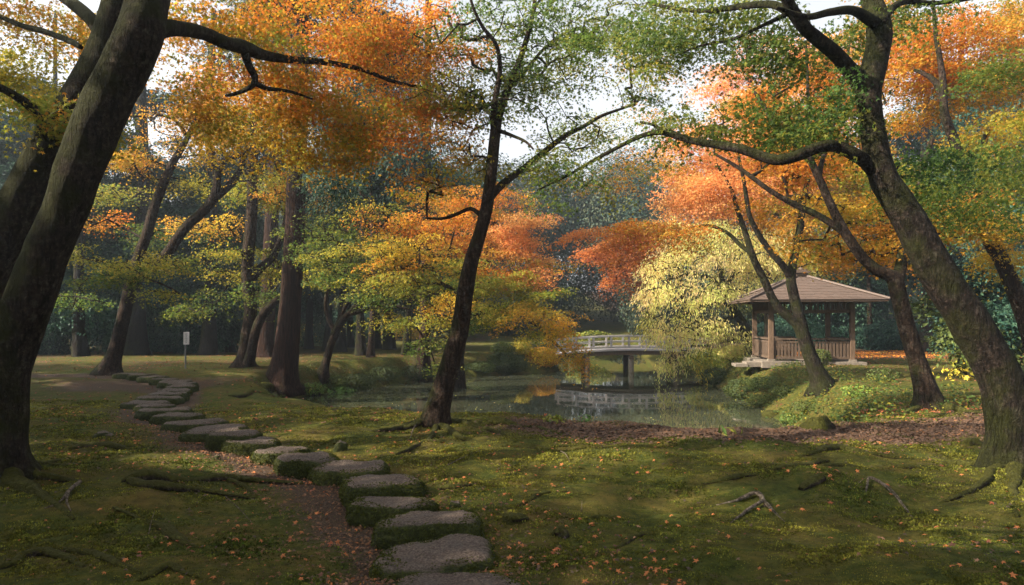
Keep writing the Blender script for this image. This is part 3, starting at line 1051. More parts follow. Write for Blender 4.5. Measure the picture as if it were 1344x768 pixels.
# ------------------------------------------------------------------ bridge
def bridge():
    d0, half = 37.0, 1.0
    xa, xb = 2.2, 10.2
    root = thing("footbridge", "low arched wooden footbridge with silvery railings over the pond", "bridge", ((xa + xb) / 2, d0, -0.1))
    L = np.array([(xa + xb) / 2, d0, -0.1])
    def arch(x):
        t = (x - xa) / (xb - xa) * 2 - 1
        return -0.15 + 0.22 * (1 - t * t)
    xs = np.linspace(xa, xb, 28)
    def strip(g, y, w, z, hgt):
        v = []
        for x in xs:
            zz = arch(x) + z
            v += [[x, y - w / 2, zz], [x, y + w / 2, zz], [x, y + w / 2, zz + hgt], [x, y - w / 2, zz + hgt]]
        n = len(xs); q = []
        for i in range(n - 1):
            for k in range(4):
                q.append([i * 4 + k, (i + 1) * 4 + k, (i + 1) * 4 + (k + 1) % 4, i * 4 + (k + 1) % 4])
        q += [[0, 1, 2, 3], [(n - 1) * 4 + 3, (n - 1) * 4 + 2, (n - 1) * 4 + 1, (n - 1) * 4]]
        g.add(v, q)
    g = Geo(); strip(g, d0, 2 * half + 0.1, 0.0, 0.07)
    g.build("deck", GREY_WOOD, root, L)
    for y in (d0 - half + 0.12, d0 + half - 0.12):
        g = Geo(); strip(g, y, 0.16, -0.205, 0.20); g.build("girder", WOOD_DARK, root, L)
    for y in (d0 - half, d0 + half):
        g = Geo(); strip(g, y, 0.09, 0.69, 0.06); strip(g, y, 0.05, 0.42, 0.05); strip(g, y, 0.05, 0.14, 0.07)
        for x in np.arange(xa + 0.1, xb, 0.88):
            g.box((x, y - 0.002, arch(x) + 0.43), (0.10, 0.11, 0.56), 0)
        g.build("railing", GREY_WOOD, root, L)
    for x in (3.75, 5.95, 8.2):
        for y in (d0 - half + 0.15, d0 + half - 0.1):
            g = Geo()
            g.tube(np.array([[x, y, -1.9], [x, y, -1.0], [x, y, arch(x) - 0.25]]), [0.14, 0.135, 0.13], 12)
            g.build("pier", CONCRETE if (x > 5 and x < 7 and y < d0) else WOOD_DARK, root, L)
        g = Geo(); g.box((x, d0, arch(x) - 0.335), (0.2, 2.0, 0.17)); g.build("cross_beam", WOOD_DARK, root, L)
bridge()

# ------------------------------------------------------------------ notice post
def notice():
    x, y, z = at(243.5, 484)
    root = thing("notice_board", "small white notice board on a thin grey post beside the path", "sign", (x, y, z))
    L = np.array([x, y, z]); k = y / F
    g = Geo(); g.tube(np.array([[x, y, z - 0.2], [x, y, z + 0.5], [x, y, z + 47 * k]]), [0.025, 0.025, 0.025], 8); g.build("post", METAL, root, L)
    bx = x + 2 * k; bz = z + 40 * k
    g = Geo(); g.box((bx, y - 0.045, bz), (7.4 * k, 0.025, 16.5 * k)); bo = g.build("board", SIGN_WHITE, root, L)
    g = Geo()
    for i in range(5):                      # one column of characters too small to read
        zz = bz + (5.4 - i * 2.7) * k
        g.box((bx, y - 0.059, zz + 0.014), (0.05, 0.002, 0.008)); g.box((bx, y - 0.059, zz - 0.012), (0.042, 0.002, 0.008))
        g.box((bx - 0.004 + 0.008 * (i % 2), y - 0.0605, zz), (0.008, 0.002, 0.05))
    g.build("lettering", SIGN_INK, bo, L)
notice()

# ------------------------------------------------------------------ surface roots, rocks, sticks
def root_thing(label, chains, mat=ROOT_MAT, name="exposed_root", cat="tree root", lift=0.35, seed=0, rough=0.25):
    slim = 0.5 if mat is DRY_WOOD else 1.05
    g = Geo()
    x0, y0, z0 = at(chains[0][0][0], chains[0][0][1])
    for ci, ch in enumerate(chains):
        pts = []
        for p in ch:
            x, y, z = at(p[0], p[1])
            r = p[2] / F * y * slim
            pts.append([x, y, z + r * (lift - 0.02) + (p[3] * 0.55 if len(p) > 3 else 0), r])
        pts = np.array(pts)
        sp = smooth_path(pts, 0.03)
        wob = noise3(sp[:, 0] * 6, sp[:, 1] * 6, seed, 3) * 0.6 * sp[:, 3]
        sp[:, 0] += wob; sp[:, 2] += noise3(sp[:, 0] * 4, sp[:, 1] * 4, seed + 3, 4) * 0.35 * sp[:, 3]
        g.tube(sp[:, :3], sp[:, 3], 10, True, rough, seed + ci, nscale=14)
        V = g.V[-1]
        k = np.minimum(np.arange(len(V)) // 10, len(sp) - 1)
        V[:, 2] = sp[k, 2] + (V[:, 2] - sp[k, 2]) * (1.0 if mat is DRY_WOOD else 0.72)
    o = g.build(name, mat, None, (x0, y0, z0), True)
    if mat is not DRY_WOOD:                 # moss creeping over the root
        rs = np.random.default_rng(seed + 500)
        V = np.vstack(g.V)
        L = sum(np.linalg.norm(np.diff(v[::10], axis=0), axis=1).sum() for v in g.V)
        pk = V[rs.integers(0, len(V), int(500 * L))]
        pk = pk + rs.normal(size=pk.shape) * 0.012
        gzv = gz(pk[:, 0], pk[:, 1])
        pr = 0.12 + 0.8 * noise3(pk[:, 0] * 6, pk[:, 1] * 6, pk[:, 2] * 6, 9) + np.clip((0.035 - (pk[:, 2] - gzv)) * 14, -0.5, 0.6)
        pk = pk[(pk[:, 2] > gzv - 0.01) & (rs.random(len(pk)) < pr)]
        n = len(pk)
        if n > 5:
            t = rs.random((n, 1))
            colr = (np.array([0.04, 0.05, 0.009]) * (1 - t) + np.array([0.12, 0.105, 0.018]) * t)
            v, f, c = place_leaves('oval', pk, rs.normal(size=(n, 3)) + np.array([0, -0.2, 0.6]), rs.normal(size=(n, 3)) + np.array([0, 0, 0.7]), 0.02 * (0.6 + 0.8 * rs.random(n)) * (y0 / 7) ** 0.5, colr)
            make_mesh("moss_fringe", v, f, MOSS_BLADE, o, (x0, y0, z0), False, {"leaf_colour": ("FACE", "FLOAT_COLOR", c)})["kind"] = "stuff"
    return tag(o, label, cat, None)

root_thing("thick dark forked root left of the path running toward the stones", [[(160, 633, 3), (176, 630, 9), (194, 629, 10), (240, 633, 7), (300, 630, 6), (330, 633, 5), (398, 636, 2)],
           [(170, 634, 7), (212, 643, 8), (270, 646, 5), (334, 655, 2)], [(300, 631, 4), (320, 640, 3), (338, 652, 1.5)]], seed=1)
root_thing("pale dry stub of root poking from the moss near the big mossy tree", [[(104, 638, 5, 0.05), (92, 650, 5, 0.05), (78, 660, 3), (58, 668, 2)], [(91, 650, 4, 0.04), (88, 660, 3), (93, 672, 1.5)]], DRY_WOOD, seed=2, lift=0.4)
root_thing("half-buried root ending in a point in the left foreground moss", [[(150, 668, 2), (185, 682, 3), (208, 694, 7), (226, 703, 8), (250, 717, 4), (266, 720, 1.5)]], seed=3)
root_thing("long mossy root arching across the bottom-left corner of the moss", [[(-20, 752, 5), (12, 743, 6), (34, 733, 7), (56, 729, 7), (86, 735, 6), (112, 745, 3)]], seed=4)
root_thing("thin pale-topped root curving toward the bottom edge left of the path", [[(70, 721, 2), (92, 723, 5), (126, 729, 6), (152, 742, 5), (184, 753, 2)]], seed=5)
root_thing("bent root shaped like a shallow V upside down at the bottom edge", [[(180, 764, 3), (200, 754, 6), (219, 745, 6), (236, 751, 4), (262, 760, 2)]], seed=6)
root_thing("dark flat hump of root in the yellow moss right of the big mossy tree", [[(92, 590, 2), (112, 587, 6), (132, 585, 8), (150, 587, 6), (170, 591, 2)]], seed=7, lift=0.0)
root_thing("low root ridge behind the dry stub, left of the path", [[(62, 610, 2), (85, 612, 3.5), (104, 611, 3)]], seed=8)
root_thing("mossy root spreading left from the slim leaning tree by the pond", [[(570, 552, 8), (548, 558, 6), (522, 566, 4), (496, 572, 2)]], seed=9)
root_thing("pale wiry root hanging off the left foot of the slim leaning tree", [[(552, 556, 2), (545, 562, 2, 0.04), (541, 570, 1.6, 0.04), (538, 578, 1)]], DRY_WOOD, seed=10, lift=0.6)
root_thing("short dark root lump in front of the slim leaning tree", [[(556, 579, 2), (572, 580, 6), (588, 581, 6), (606, 584, 2)]], seed=11, lift=0)
root_thing("rounded mossy root hump right of the slim leaning tree at the bank edge", [[(580, 552, 5), (612, 553, 3), (636, 557, 4), (656, 556, 8), (676, 559, 6), (690, 563, 2)]], seed=12, lift=0.1)
root_thing("winding root along the bank crest right of the hump", [[(688, 561, 2), (706, 562, 3.5), (722, 567, 3), (746, 572, 1.5)]], seed=13)
root_thing("dark root hump beside the long sun fleck near the bank", [[(660, 586, 2), (684, 587, 4), (704, 588, 6), (722, 591, 2)], [(716, 590, 1.5), (734, 586, 2.5), (756, 585, 1.5)]], seed=14, lift=0.05)
root_thing("brown curled root piece right of the fifth stepping stone", [[(576, 643, 3), (590, 641, 6), (606, 640, 5), (622, 636, 1.6)]], seed=15, lift=0.2)
root_thing("root rising like a small ridge in the central moss", [[(668, 668, 1.5), (688, 661, 3), (704, 652, 4), (720, 647, 3)]], seed=16, lift=0.1)
root_thing("dark flat root bump in the middle of the open moss", [[(728, 645, 2), (746, 646, 5), (762, 648, 3.5), (776, 650, 1.5)]], seed=17, lift=0)
root_thing("long black root bump in the lower middle of the moss", [[(768, 681, 2), (790, 680, 5.5), (808, 681, 5), (828, 683, 1.5)]], seed=18, lift=0)
root_thing("slanting root in the lower right-centre of the moss", [[(804, 722, 1.5), (822, 713, 4), (842, 703, 4), (858, 703, 2)]], seed=19)
root_thing("long arched root below the brown leafy path on the right", [[(1046, 600, 2), (1072, 594, 4), (1098, 590, 8), (1130, 594, 6), (1166, 600, 5), (1226, 608, 2)]], seed=20, lift=0.1)
root_thing("slender root ridge left below the long arched root", [[(1004, 620, 2), (1030, 613, 4), (1060, 609, 5), (1086, 606, 3)]], seed=21, lift=0.05)
root_thing("low dark root ridge in the right-centre moss", [[(924, 637, 2), (946, 631, 5), (970, 627, 5), (996, 624, 2)]], seed=22, lift=0.05)
root_thing("stumpy dark root knob standing up in the right moss", [[(1052, 644, 4), (1064, 636, 8), (1078, 631, 7, 0.06)]], seed=23, lift=0.3)
root_thing("pale forked root like a wishbone in the right foreground", [[(940, 664, 2), (966, 659, 4), (990, 653, 6, 0.06), (1000, 662, 6, 0.07), (980, 674, 4, 0.02), (958, 688, 2)], [(998, 660, 5, 0.07), (1012, 672, 4, 0.03), (1030, 686, 2)]], DRY_WOOD, seed=24, lift=0.3)
root_thing("long pale bare root curving downhill on the far right moss", [[(1136, 652, 2), (1138, 640, 3, 0.03), (1142, 632, 3.5, 0.06), (1158, 640, 4, 0.05), (1176, 655, 4, 0.03), (1198, 680, 2)]], DRY_WOOD, seed=25, lift=0.4)
root_thing("short dark bump of root between arched root and knob", [[(1080, 612, 2), (1104, 612, 5), (1128, 614, 2)]], seed=26, lift=0)
root_thing("flat root bump near the foot of the big right tree", [[(1170, 612, 2), (1196, 614, 5), (1222, 616, 2)]], seed=27, lift=0)
root_thing("dark root line crossing the brown leafy path on the right", [[(1140, 571, 1.5), (1162, 571, 4), (1186, 573, 3), (1206, 578, 1.5)]], seed=28, lift=0)
for k, (lab, ch) in enumerate([
        ("small root scar between the cedar and the path", [(500 - 18, 545, 1.5), (500, 543, 3), (528, 542, 1.5)]),
        ("dark root ridge right of the cedar foot", [(420, 541, 1.5), (440, 539, 3.5), (468, 540, 1.5)]),
        ("dark thin root behind the bank left of the leaning tree", [(448, 532, 1.5), (476, 530, 3.5), (500, 531, 2)]),
        ("low root ridge near the bank crest left of the leaning tree", [(500, 536, 1.5), (520, 534, 3), (548, 533, 1.5)])]):
    root_thing(lab, [ch], seed=40 + k, lift=0)

def stick(label, pts, r=0.006):
    g = Geo(); P3 = []
    for p in pts:
        x, y, z = at(p[0], p[1]); P3.append([x, y, z + 0.015 + (p[2] if len(p) > 2 else 0), r])
    sp = smooth_path(np.array(P3), 0.04)
    g.tube(sp[:, :3], sp[:, 3] * np.linspace(1.2, 0.5, len(sp)), 5, True, 0.2, 3)
    tag(g.build("fallen_twig", DRY_WOOD, None, P3[0][:3], True), label, "twig", "twigs lying on the moss")
stick("pale twig standing at the end of the long sun fleck", [(736, 594, 0.0), (742, 600, 0.02), (748, 608)])
stick("thin grey twig below the forked root on the left", [(296, 654), (312, 668), (330, 688)], 0.005)
stick("upright dead stem by the half-buried root", [(195, 704), (199, 690, 0.02), (203, 686, 0.08)], 0.004)
stick("short upright twig in the central moss", [(763, 674), (764, 668, 0.05)], 0.004)
stick("brown twig lying near the dark lump by the leaning tree", [(588, 612), (612, 600), (636, 592)], 0.006)
stick("small twig lying in the right moss beside the pale root", [(1124, 640), (1132, 632), (1140, 628)], 0.004)

def rock(label, px, py, wpx, hpx, mat=STONE, name="rock", seed=0, d=None, peak=0.0):
    x, y, z = at(px, py)
    w, h = wpx / F * y / 2, hpx / F * y
    rs = np.random.default_rng(seed)
    nu, nv = 26, 14
    a = np.linspace(0, 2 * np.pi, nu, endpoint=False); b = np.linspace(-0.5, math.pi / 2, nv)
    A, B = np.meshgrid(a, b)
    V = np.stack([np.cos(A) * np.cos(B) ** 0.6 if False else np.cos(A) * np.maximum(np.cos(B), 0) ** 0.7, np.sin(A) * np.maximum(np.cos(B), 0) ** 0.7 * 0.8, np.sin(B)], -1)
    nn = noise3(V[..., 0] * 1.6 + seed, V[..., 1] * 1.6, V[..., 2] * 1.6, seed) * 0.25 + noise3(V[..., 0] * 5, V[..., 1] * 5, V[..., 2] * 5 + seed, seed + 1) * 0.08
    V = V * (1 + nn)[..., None]
    V[-1] = V[-1].mean(0)
    V = V * np.array([w, w, h]) + np.array([x, y, z])
    idx = np.arange(nu * nv).reshape(nv, nu); nx_ = np.roll(idx, -1, 1)
    q = np.stack([idx[:-1], nx_[:-1], nx_[1:], idx[1:]], -1).reshape(-1, 4)
    return tag(make_mesh(name, V.reshape(-1, 3), q, mat, None, (x, y, z), True), label, "rock")
rock("small upright brown rock behind the seventh stepping stone", 447, 592, 18, 12, seed=2)
rock("rounded moss-covered boulder at the water's edge on the right", 1074, 562, 44, 17, ROOT_MAT, seed=3)
rock("small mossy stone near the foot of the big right tree", 1276, 584, 26, 9, ROOT_MAT, seed=4)
rock("little grey stone in the soil beside the fourth stepping stone", 598, 664, 16, 6, seed=5)
rock("grey pebble-like stone in the lower central moss", 736, 702, 24, 9, ROOT_MAT, seed=6)
rock("small brown stone in the soil right of the fourth stone", 675, 684, 34, 9, ROOT_MAT, seed=7)
rock("tiny dark stone at the edge of the sunlit soil left of the path", 284, 603, 9, 5, seed=8)
rock("pale half-buried stone in the yellow moss left of the path", 135, 573, 26, 6, STONE, seed=9)

# ------------------------------------------------------------------ the near trees
tree("maple_tree", "big mossy leaning tree in the left foreground with a long limb reaching right", 
     [(-6, 630, 44), (-6, 600, 37), (0, 540, 34), (6, 484, 33), (24, 430, 33), (43, 384, 32), (62, 330, 30), (84, 280, 29), (101, 230, 31), (120, 180, 33), (142, 130, 33), (166, 85, 33), (186, 35, 31), (198, -20, 28, 0.2), (206, -90, 24, 0.4)],
     [[(188, 48, 16), (212, 38, 12, 0.2), (240, 38, 9.5, 0.5), (268, 44, 9, 0.9), (296, 56, 8.5, 1.3), (320, 62, 9, 1.7), (345, 72, 7, 2.1), (380, 78, 5, 2.6), (420, 81, 4, 3.1), (470, 90, 3, 3.6), (520, 108, 2.2, 4.1), (562, 116, 1.4, 4.4)],
      [(320, 64, 6, 1.7), (326, 85, 5, 1.8), (334, 100, 4.5, 1.9), (332, 112, 3.5, 1.9), (312, 122, 2.6, 2.0), (296, 126, 1.6, 2.0)],
      [(333, 108, 4, 1.9), (350, 116, 3, 2.1), (380, 120, 2, 2.4), (410, 130, 1.2, 2.7)],
      [(196, -10, 18, 0.1), (240, -60, 13, 0.6), (330, -130, 9, 1.4), (450, -190, 5, 2.4)],
      [(198, -30, 16), (150, -90, 12, -0.8), (60, -150, 9, -2.0), (-80, -230, 6, -3.0)]],
     [(300, 18, 9.6, 110, 36, 'amber', 1.0), (420, 40, 10.4, 105, 34, 'orange', 1.1), (510, 60, 11.2, 80, 44, 'orange', 1.2), (350, 108, 10.0, 110, 26, 'orange', 0.9),
      (430, 140, 10.6, 90, 24, 'amber', 1.1), (290, 140, 9.8, 80, 24, 'amber', 0.9), (545, 120, 11.6, 65, 40, 'orange', 1.1), (250, 95, 9.2, 60, 22, 'amber', 0.6), (230, 15, 9.0, 50, 24, 'amber', 0.7),
      (360, 70, 10.3, 90, 18, 'lime', 0.5), (300, 150, 10.4, 80, 16, 'lime', 0.5), (430, 175, 11, 70, 14, 'lime', 0.6), (470, 12, 11, 100, 24, 'orange', 1.1), (500, 175, 11.4, 70, 24, 'orange', 1.1), (310, 185, 10.6, 90, 22, 'yellow', 0.6), (390, 112, 10.8, 80, 44, 'amber', 0.9), (395, 185, 10.8, 80, 22, 'yellow', 0.9), (450, 205, 11, 50, 18, 'amber', 0.9),
      ('w', -3.5, 7.5, 7.0, 2.6, 2.2, 0.9, 'amber', 4420), ('w', -6.5, 5.0, 6.6, 2.6, 2.6, 0.9, 'amber', 5440), ('w', -9.5, 7.5, 6.4, 2.6, 2.6, 1.1, 'lime', 5440),  # unseen crown clumps in metres, added to shade the foreground
      ('w', -3.5, 2.5, 7.2, 2.6, 2.6, 0.8, 'amber', 5100), ('w', 0.0, 4.5, 7.6, 2.6, 2.6, 0.8, 'orange', 5100), ('w', -9.0, 2.5, 5.4, 2.4, 2.6, 1.1, 'lime', 5100), ('w', -7.0, 0.0, 6.2, 2.8, 2.6, 1.0, 'amber', 5440)],
     BARK, roots=[[(20, 622, 16), (48, 628, 8), (78, 630, 5), (110, 634, 2)], [(6, 632, 20), (40, 645, 9), (70, 660, 5), (96, 682, 2)], [(16, 612, 10), (46, 610, 5), (84, 604, 2)]], seed=11, sides=30, rough=0.07, flare=0.85, flare_h=0.25, leaf=0.058)

tree("maple_tree", "dark mossy trunk rising close behind the big leaning tree at the left edge",
     [(-95, 598, 40), (-90, 560, 36), (-72, 500, 33), (-48, 430, 31), (-18, 360, 29), (10, 300, 28), (34, 250, 27), (58, 205, 26), (82, 165, 25), (106, 125, 24), (130, 80, 23), (146, 30, 20), (156, -20, 18), (160, -80, 15)],
     [[(138, 66, 14), (133, 44, 11), (120, 26, 9), (100, 8, 8, 0.2), (78, -8, 7, 0.4), (40, -40, 5, 0.8)],
      [(66, 190, 10), (50, 150, 7, -0.4), (10, 120, 5, -0.9), (-40, 100, 3.5, -1.4)],
      [(106, 62, 3), (92, 54, 4, 0.3), (60, 42, 3.8, 0.8), (30, 34, 3.5, 1.2), (0, 22, 3, 1.6), (-30, 12, 3, 1.8)]],
     [(60, 140, 8.6, 95, 34, 'lime', 2.0), (110, 175, 8.4, 42, 22, 'lime', 1.7), (95, 142, 8.2, 32, 16, 'amber', 1.3), (20, 100, 9.2, 80, 30, 'lime', 1.5), (40, 30, 10.5, 110, 40, 'amber', 1.0), (150, 40, 11.5, 90, 50, 'amber', 0.6),
      ('w', -12.5, 10, 6.5, 3.0, 3.0, 1.3, 'lime', 5950), ('w', -14, 5, 6.5, 3.2, 3.2, 1.3, 'amber', 6460), ('w', -10.5, 12.5, 7.5, 2.6, 2.6, 1.1, 'lime', 4420), ('w', -11, 4.5, 9.5, 3.0, 3.6, 1.4, 'amber', 8000), ('w', -9, 9, 9.5, 2.6, 3.0, 1.2, 'amber', 6000), ('w', -15, 0.5, 7, 3.2, 3.2, 1.5, 'amber', 6120)],  # out-of-view clumps added to keep the sun off trunks and moss
     BARK, seed=12, sides=26, rough=0.07, flare=0.7, leaf=0.056)

tree("maple_tree", "slim leaning tree on the pond bank in the middle with one long arching branch",
     [(571, 556, 23), (573, 540, 18.5), (580, 515, 16), (589, 484, 14.5), (597, 455, 13.8), (604, 430, 13.2), (610, 390, 12.3), (616, 355, 11.2), (624, 325, 10.2), (632, 300, 9.6), (638, 275, 9.2), (642, 250, 8.8), (646, 215, 8.2), (649, 185, 8), (652, 160, 7.6), (658, 140, 6.2, 0.1), (666, 118, 5.4, 0.2), (678, 90, 4.6, 0.2), (690, 55, 4, 0.2), (700, 15, 3.2, 0.2), (706, -40, 2.4)],
     [[(650, 175, 6), (648, 155, 4.6, -0.1), (650, 130, 4, -0.3), (656, 95, 3.2, -0.4), (652, 60, 2.6, -0.6), (634, 36, 2.4, -0.7), (622, 12, 2, -0.8), (612, -20, 1.6, -0.9)],
      [(636, 272, 6), (648, 254, 5.2, 0.1), (664, 238, 4.8, 0.3), (684, 224, 4.5, 0.6), (704, 208, 4.2, 0.9), (722, 193, 3.8, 1.2), (742, 178, 3.4, 1.5), (766, 166, 2.8, 1.8), (790, 152, 2.2, 2.0), (830, 138, 1.4, 2.3)],
      [(634, 285, 3.6), (618, 274, 2.6, 0.2), (600, 281, 2.4, 0.4), (580, 287, 2, 0.7), (556, 286, 1.4, 0.9)],
      [(656, 172, 3), (672, 178, 2.2, -0.2), (690, 186, 1.8, -0.4), (700, 196, 1.2, -0.5)],
      [(664, 120, 3.2), (690, 92, 2.4, 0.3), (716, 62, 1.9, 0.6), (744, 42, 1.4, 0.9)]],
     [(640, 95, 11.2, 70, 40, 'green', 0.55), (700, 60, 11.6, 80, 30, 'green', 0.6), (610, 40, 10.8, 60, 30, 'green', 0.55), (670, 150, 11.0, 70, 22, 'green', 0.5), (750, 112, 12.2, 70, 16, 'green', 0.6), (690, 112, 11.8, 60, 16, 'green', 0.55), (700, 225, 12, 50, 12, 'lime', 0.5), (730, 150, 12.4, 60, 12, 'green', 0.6), (620, 130, 11, 50, 16, 'lime', 0.6),
      (760, 20, 12.0, 90, 24, 'green', 0.75), (840, 40, 12.4, 60, 22, 'green', 0.5), (790, 165, 13, 60, 18, 'green', 0.4), (590, 120, 11, 50, 40, 'lime', 0.7), (600, 190, 11.2, 50, 26, 'amber', 0.6), (680, 6, 11, 90, 18, 'green', 0.7), (730, 190, 12.2, 50, 14, 'lime', 0.4), (600, 60, 11.4, 46, 30, 'orange', 0.8), (585, 140, 11.6, 44, 26, 'orange', 0.8), (575, 20, 11.6, 44, 24, 'orange', 0.7), (612, 225, 11.6, 40, 16, 'lime', 0.6), (660, 40, 11.4, 60, 20, 'green', 0.6), (720, 85, 12, 60, 14, 'lime', 0.5), (790, 55, 12.4, 60, 16, 'green', 0.6), (760, 200, 13, 60, 14, 'green', 0.45), (840, 130, 13, 50, 16, 'green', 0.5), (570, 240, 12, 55, 22, 'amber', 0.6), (800, 80, 12.6, 60, 18, 'lime', 0.35), (640, 215, 11.6, 40, 14, 'lime', 0.4)],
     BARK_WARM, roots=[[(586, 553, 6), (612, 557, 4), (640, 564, 3), (664, 572, 1.5)], [(560, 556, 6), (528, 562, 4.5), (500, 567, 3), (470, 566, 1.5)], [(574, 560, 5), (568, 572, 3.4), (548, 586, 3), (520, 597, 1.5)], [(580, 560, 5), (598, 572, 4), (630, 582, 2.5), (662, 590, 1.4)]], seed=13, sides=22, rough=0.07, flare=0.3, flare_h=0.12, leaf=0.056)

tree("maple_tree", "tall lichen-spotted forked tree leaning in from the right edge",
     [(1338, 612, 42), (1334, 596, 34), (1328, 565, 28), (1320, 530, 27), (1311, 494, 27.5), (1294, 460, 28), (1276, 429, 28.5), (1262, 405, 27), (1246, 384, 26), (1226, 350, 25), (1204, 308, 24), (1188, 280, 22.5), (1174, 258, 21), (1161, 236, 19.5), (1152, 205, 18), (1145, 170, 17), (1141, 140, 17), (1141, 112, 18), (1149, 80, 17, 0.1), (1154, 45, 18, 0.1), (1150, 18, 15, 0.2), (1140, -10, 13, 0.3), (1132, -60, 11, 0.4)],
     [[(1138, 118, 13), (1126, 104, 11.5), (1112, 88, 10), (1096, 70, 9.5, -0.1), (1076, 54, 9, -0.2), (1056, 36, 8.5, -0.3), (1040, 14, 8, -0.4), (1030, -8, 7.5, -0.5), (1010, -50, 6, -0.7)],
      [(1148, 222, 12), (1136, 212, 9.5), (1120, 202, 8.5, -0.1), (1100, 193, 8, -0.1), (1082, 192, 7.6, -0.2), (1062, 198, 7.4, -0.2), (1040, 207, 7.2, -0.2), (1018, 210, 7, -0.1), (996, 204, 6.6, 0), (970, 195, 6, 0.1), (940, 190, 5.2, 0.3), (905, 184, 4.4, 0.5), (878, 175, 4.6, 0.7), (860, 174, 3.6, 0.8), (838, 180, 3, 1.0), (810, 194, 2.6, 1.2), (780, 210, 2.2, 1.4), (742, 232, 1.6, 1.6), (705, 250, 1.0, 1.8)],
      [(1036, 16, 6, -0.4), (1014, 6, 5, -0.2), (985, 7, 4.4, 0.1), (955, 11, 3.8, 0.4), (925, 14, 3.2, 0.7), (890, 12, 2.6, 1.0), (850, 4, 1.8, 1.3)],
      [(1148, 30, 8), (1120, 14, 6, -0.2), (1090, 16, 5, -0.4), (1058, 22, 4, -0.6), (1020, 10, 2.4, -0.8)],
      [(870, 174, 3, 0.7), (860, 165, 2, 0.8), (840, 160, 1.4, 0.9)],
      [(1156, 30, 6), (1172, 10, 4.5, 0.2), (1190, 2, 4, 0.4), (1230, 4, 3, 0.8), (1290, -4, 2, 1.2)],
      [(1030, 20, 3.6), (1000, 34, 2.4, 0.3), (960, 52, 2, 0.6), (920, 60, 1.5, 0.9), (890, 72, 1, 1.1)]],
     [(1050, 146, 8.6, 95, 22, 'green', 1.5), (1060, 165, 8.2, 80, 16, 'deep', 1.0), (960, 160, 8.9, 80, 20, 'green', 1.4), (900, 158, 9.2, 50, 22, 'green', 1.3), (1000, 60, 8.4, 90, 30, 'green', 1.5), (900, 55, 9.0, 80, 32, 'green', 1.4), (960, 20, 8.6, 100, 24, 'green', 1.3), (860, 25, 9.6, 70, 26, 'green', 1.1),
      (1090, 125, 8.2, 50, 18, 'deep', 1.2), (1080, 175, 8.2, 60, 18, 'green', 1.2), (820, 70, 9.4, 50, 16, 'green', 0.9), (770, 40, 9.8, 60, 16, 'green', 0.8), (800, 120, 9.6, 60, 14, 'green', 0.6), (860, 100, 9.2, 60, 16, 'lime', 0.7), (740, 222, 9.8, 55, 22, 'green', 1.1), (790, 206, 9.6, 50, 26, 'green', 0.9), (815, 255, 9.8, 26, 14, 'lime', 1.2), (720, 262, 9.9, 30, 10, 'green', 0.8), (850, 200, 9.2, 50, 20, 'green', 1.0),
      (1210, 208, 9.6, 80, 14, 'deep', 1.0), (1240, 232, 10.4, 90, 14, 'green', 1.0), (1300, 200, 10.2, 80, 16, 'green', 1.0), (1320, 236, 11, 60, 14, 'green', 1.0), (1200, 262, 10.4, 60, 14, 'green', 0.9), (1310, 90, 10.5, 60, 22, 'green', 1.0), (1290, 275, 10.6, 80, 16, 'green', 1.0), (1330, 160, 10.6, 50, 16, 'lime', 0.8), (1190, 20, 8.8, 60, 24, 'green', 0.9), (1110, 30, 8.4, 60, 26, 'green', 0.9),
      ('w', 2.5, 5.5, 6.6, 2.4, 2.2, 0.7, 'green', 4420), ('w', 5.5, 4.0, 6.4, 2.4, 2.4, 0.7, 'green', 4420), ('w', 2.5, 1.5, 6.6, 2.6, 2.4, 0.7, 'green', 4420), ('w', 6, 8.5, 7.2, 2.4, 2.0, 0.8, 'green', 3740)],  # unseen overhead clumps added to block sky light from the foreground
     BARK_RIGHT, roots=[[(1320, 608, 11), (1286, 611, 6), (1246, 609, 4), (1206, 614, 2)], [(1322, 616, 11), (1296, 630, 6), (1270, 648, 4), (1236, 660, 2)], [(1340, 620, 11), (1330, 645, 6), (1336, 680, 3)]], seed=14, sides=28, rough=0.07, flare=1.1, flare_h=0.28, leaf=0.054)

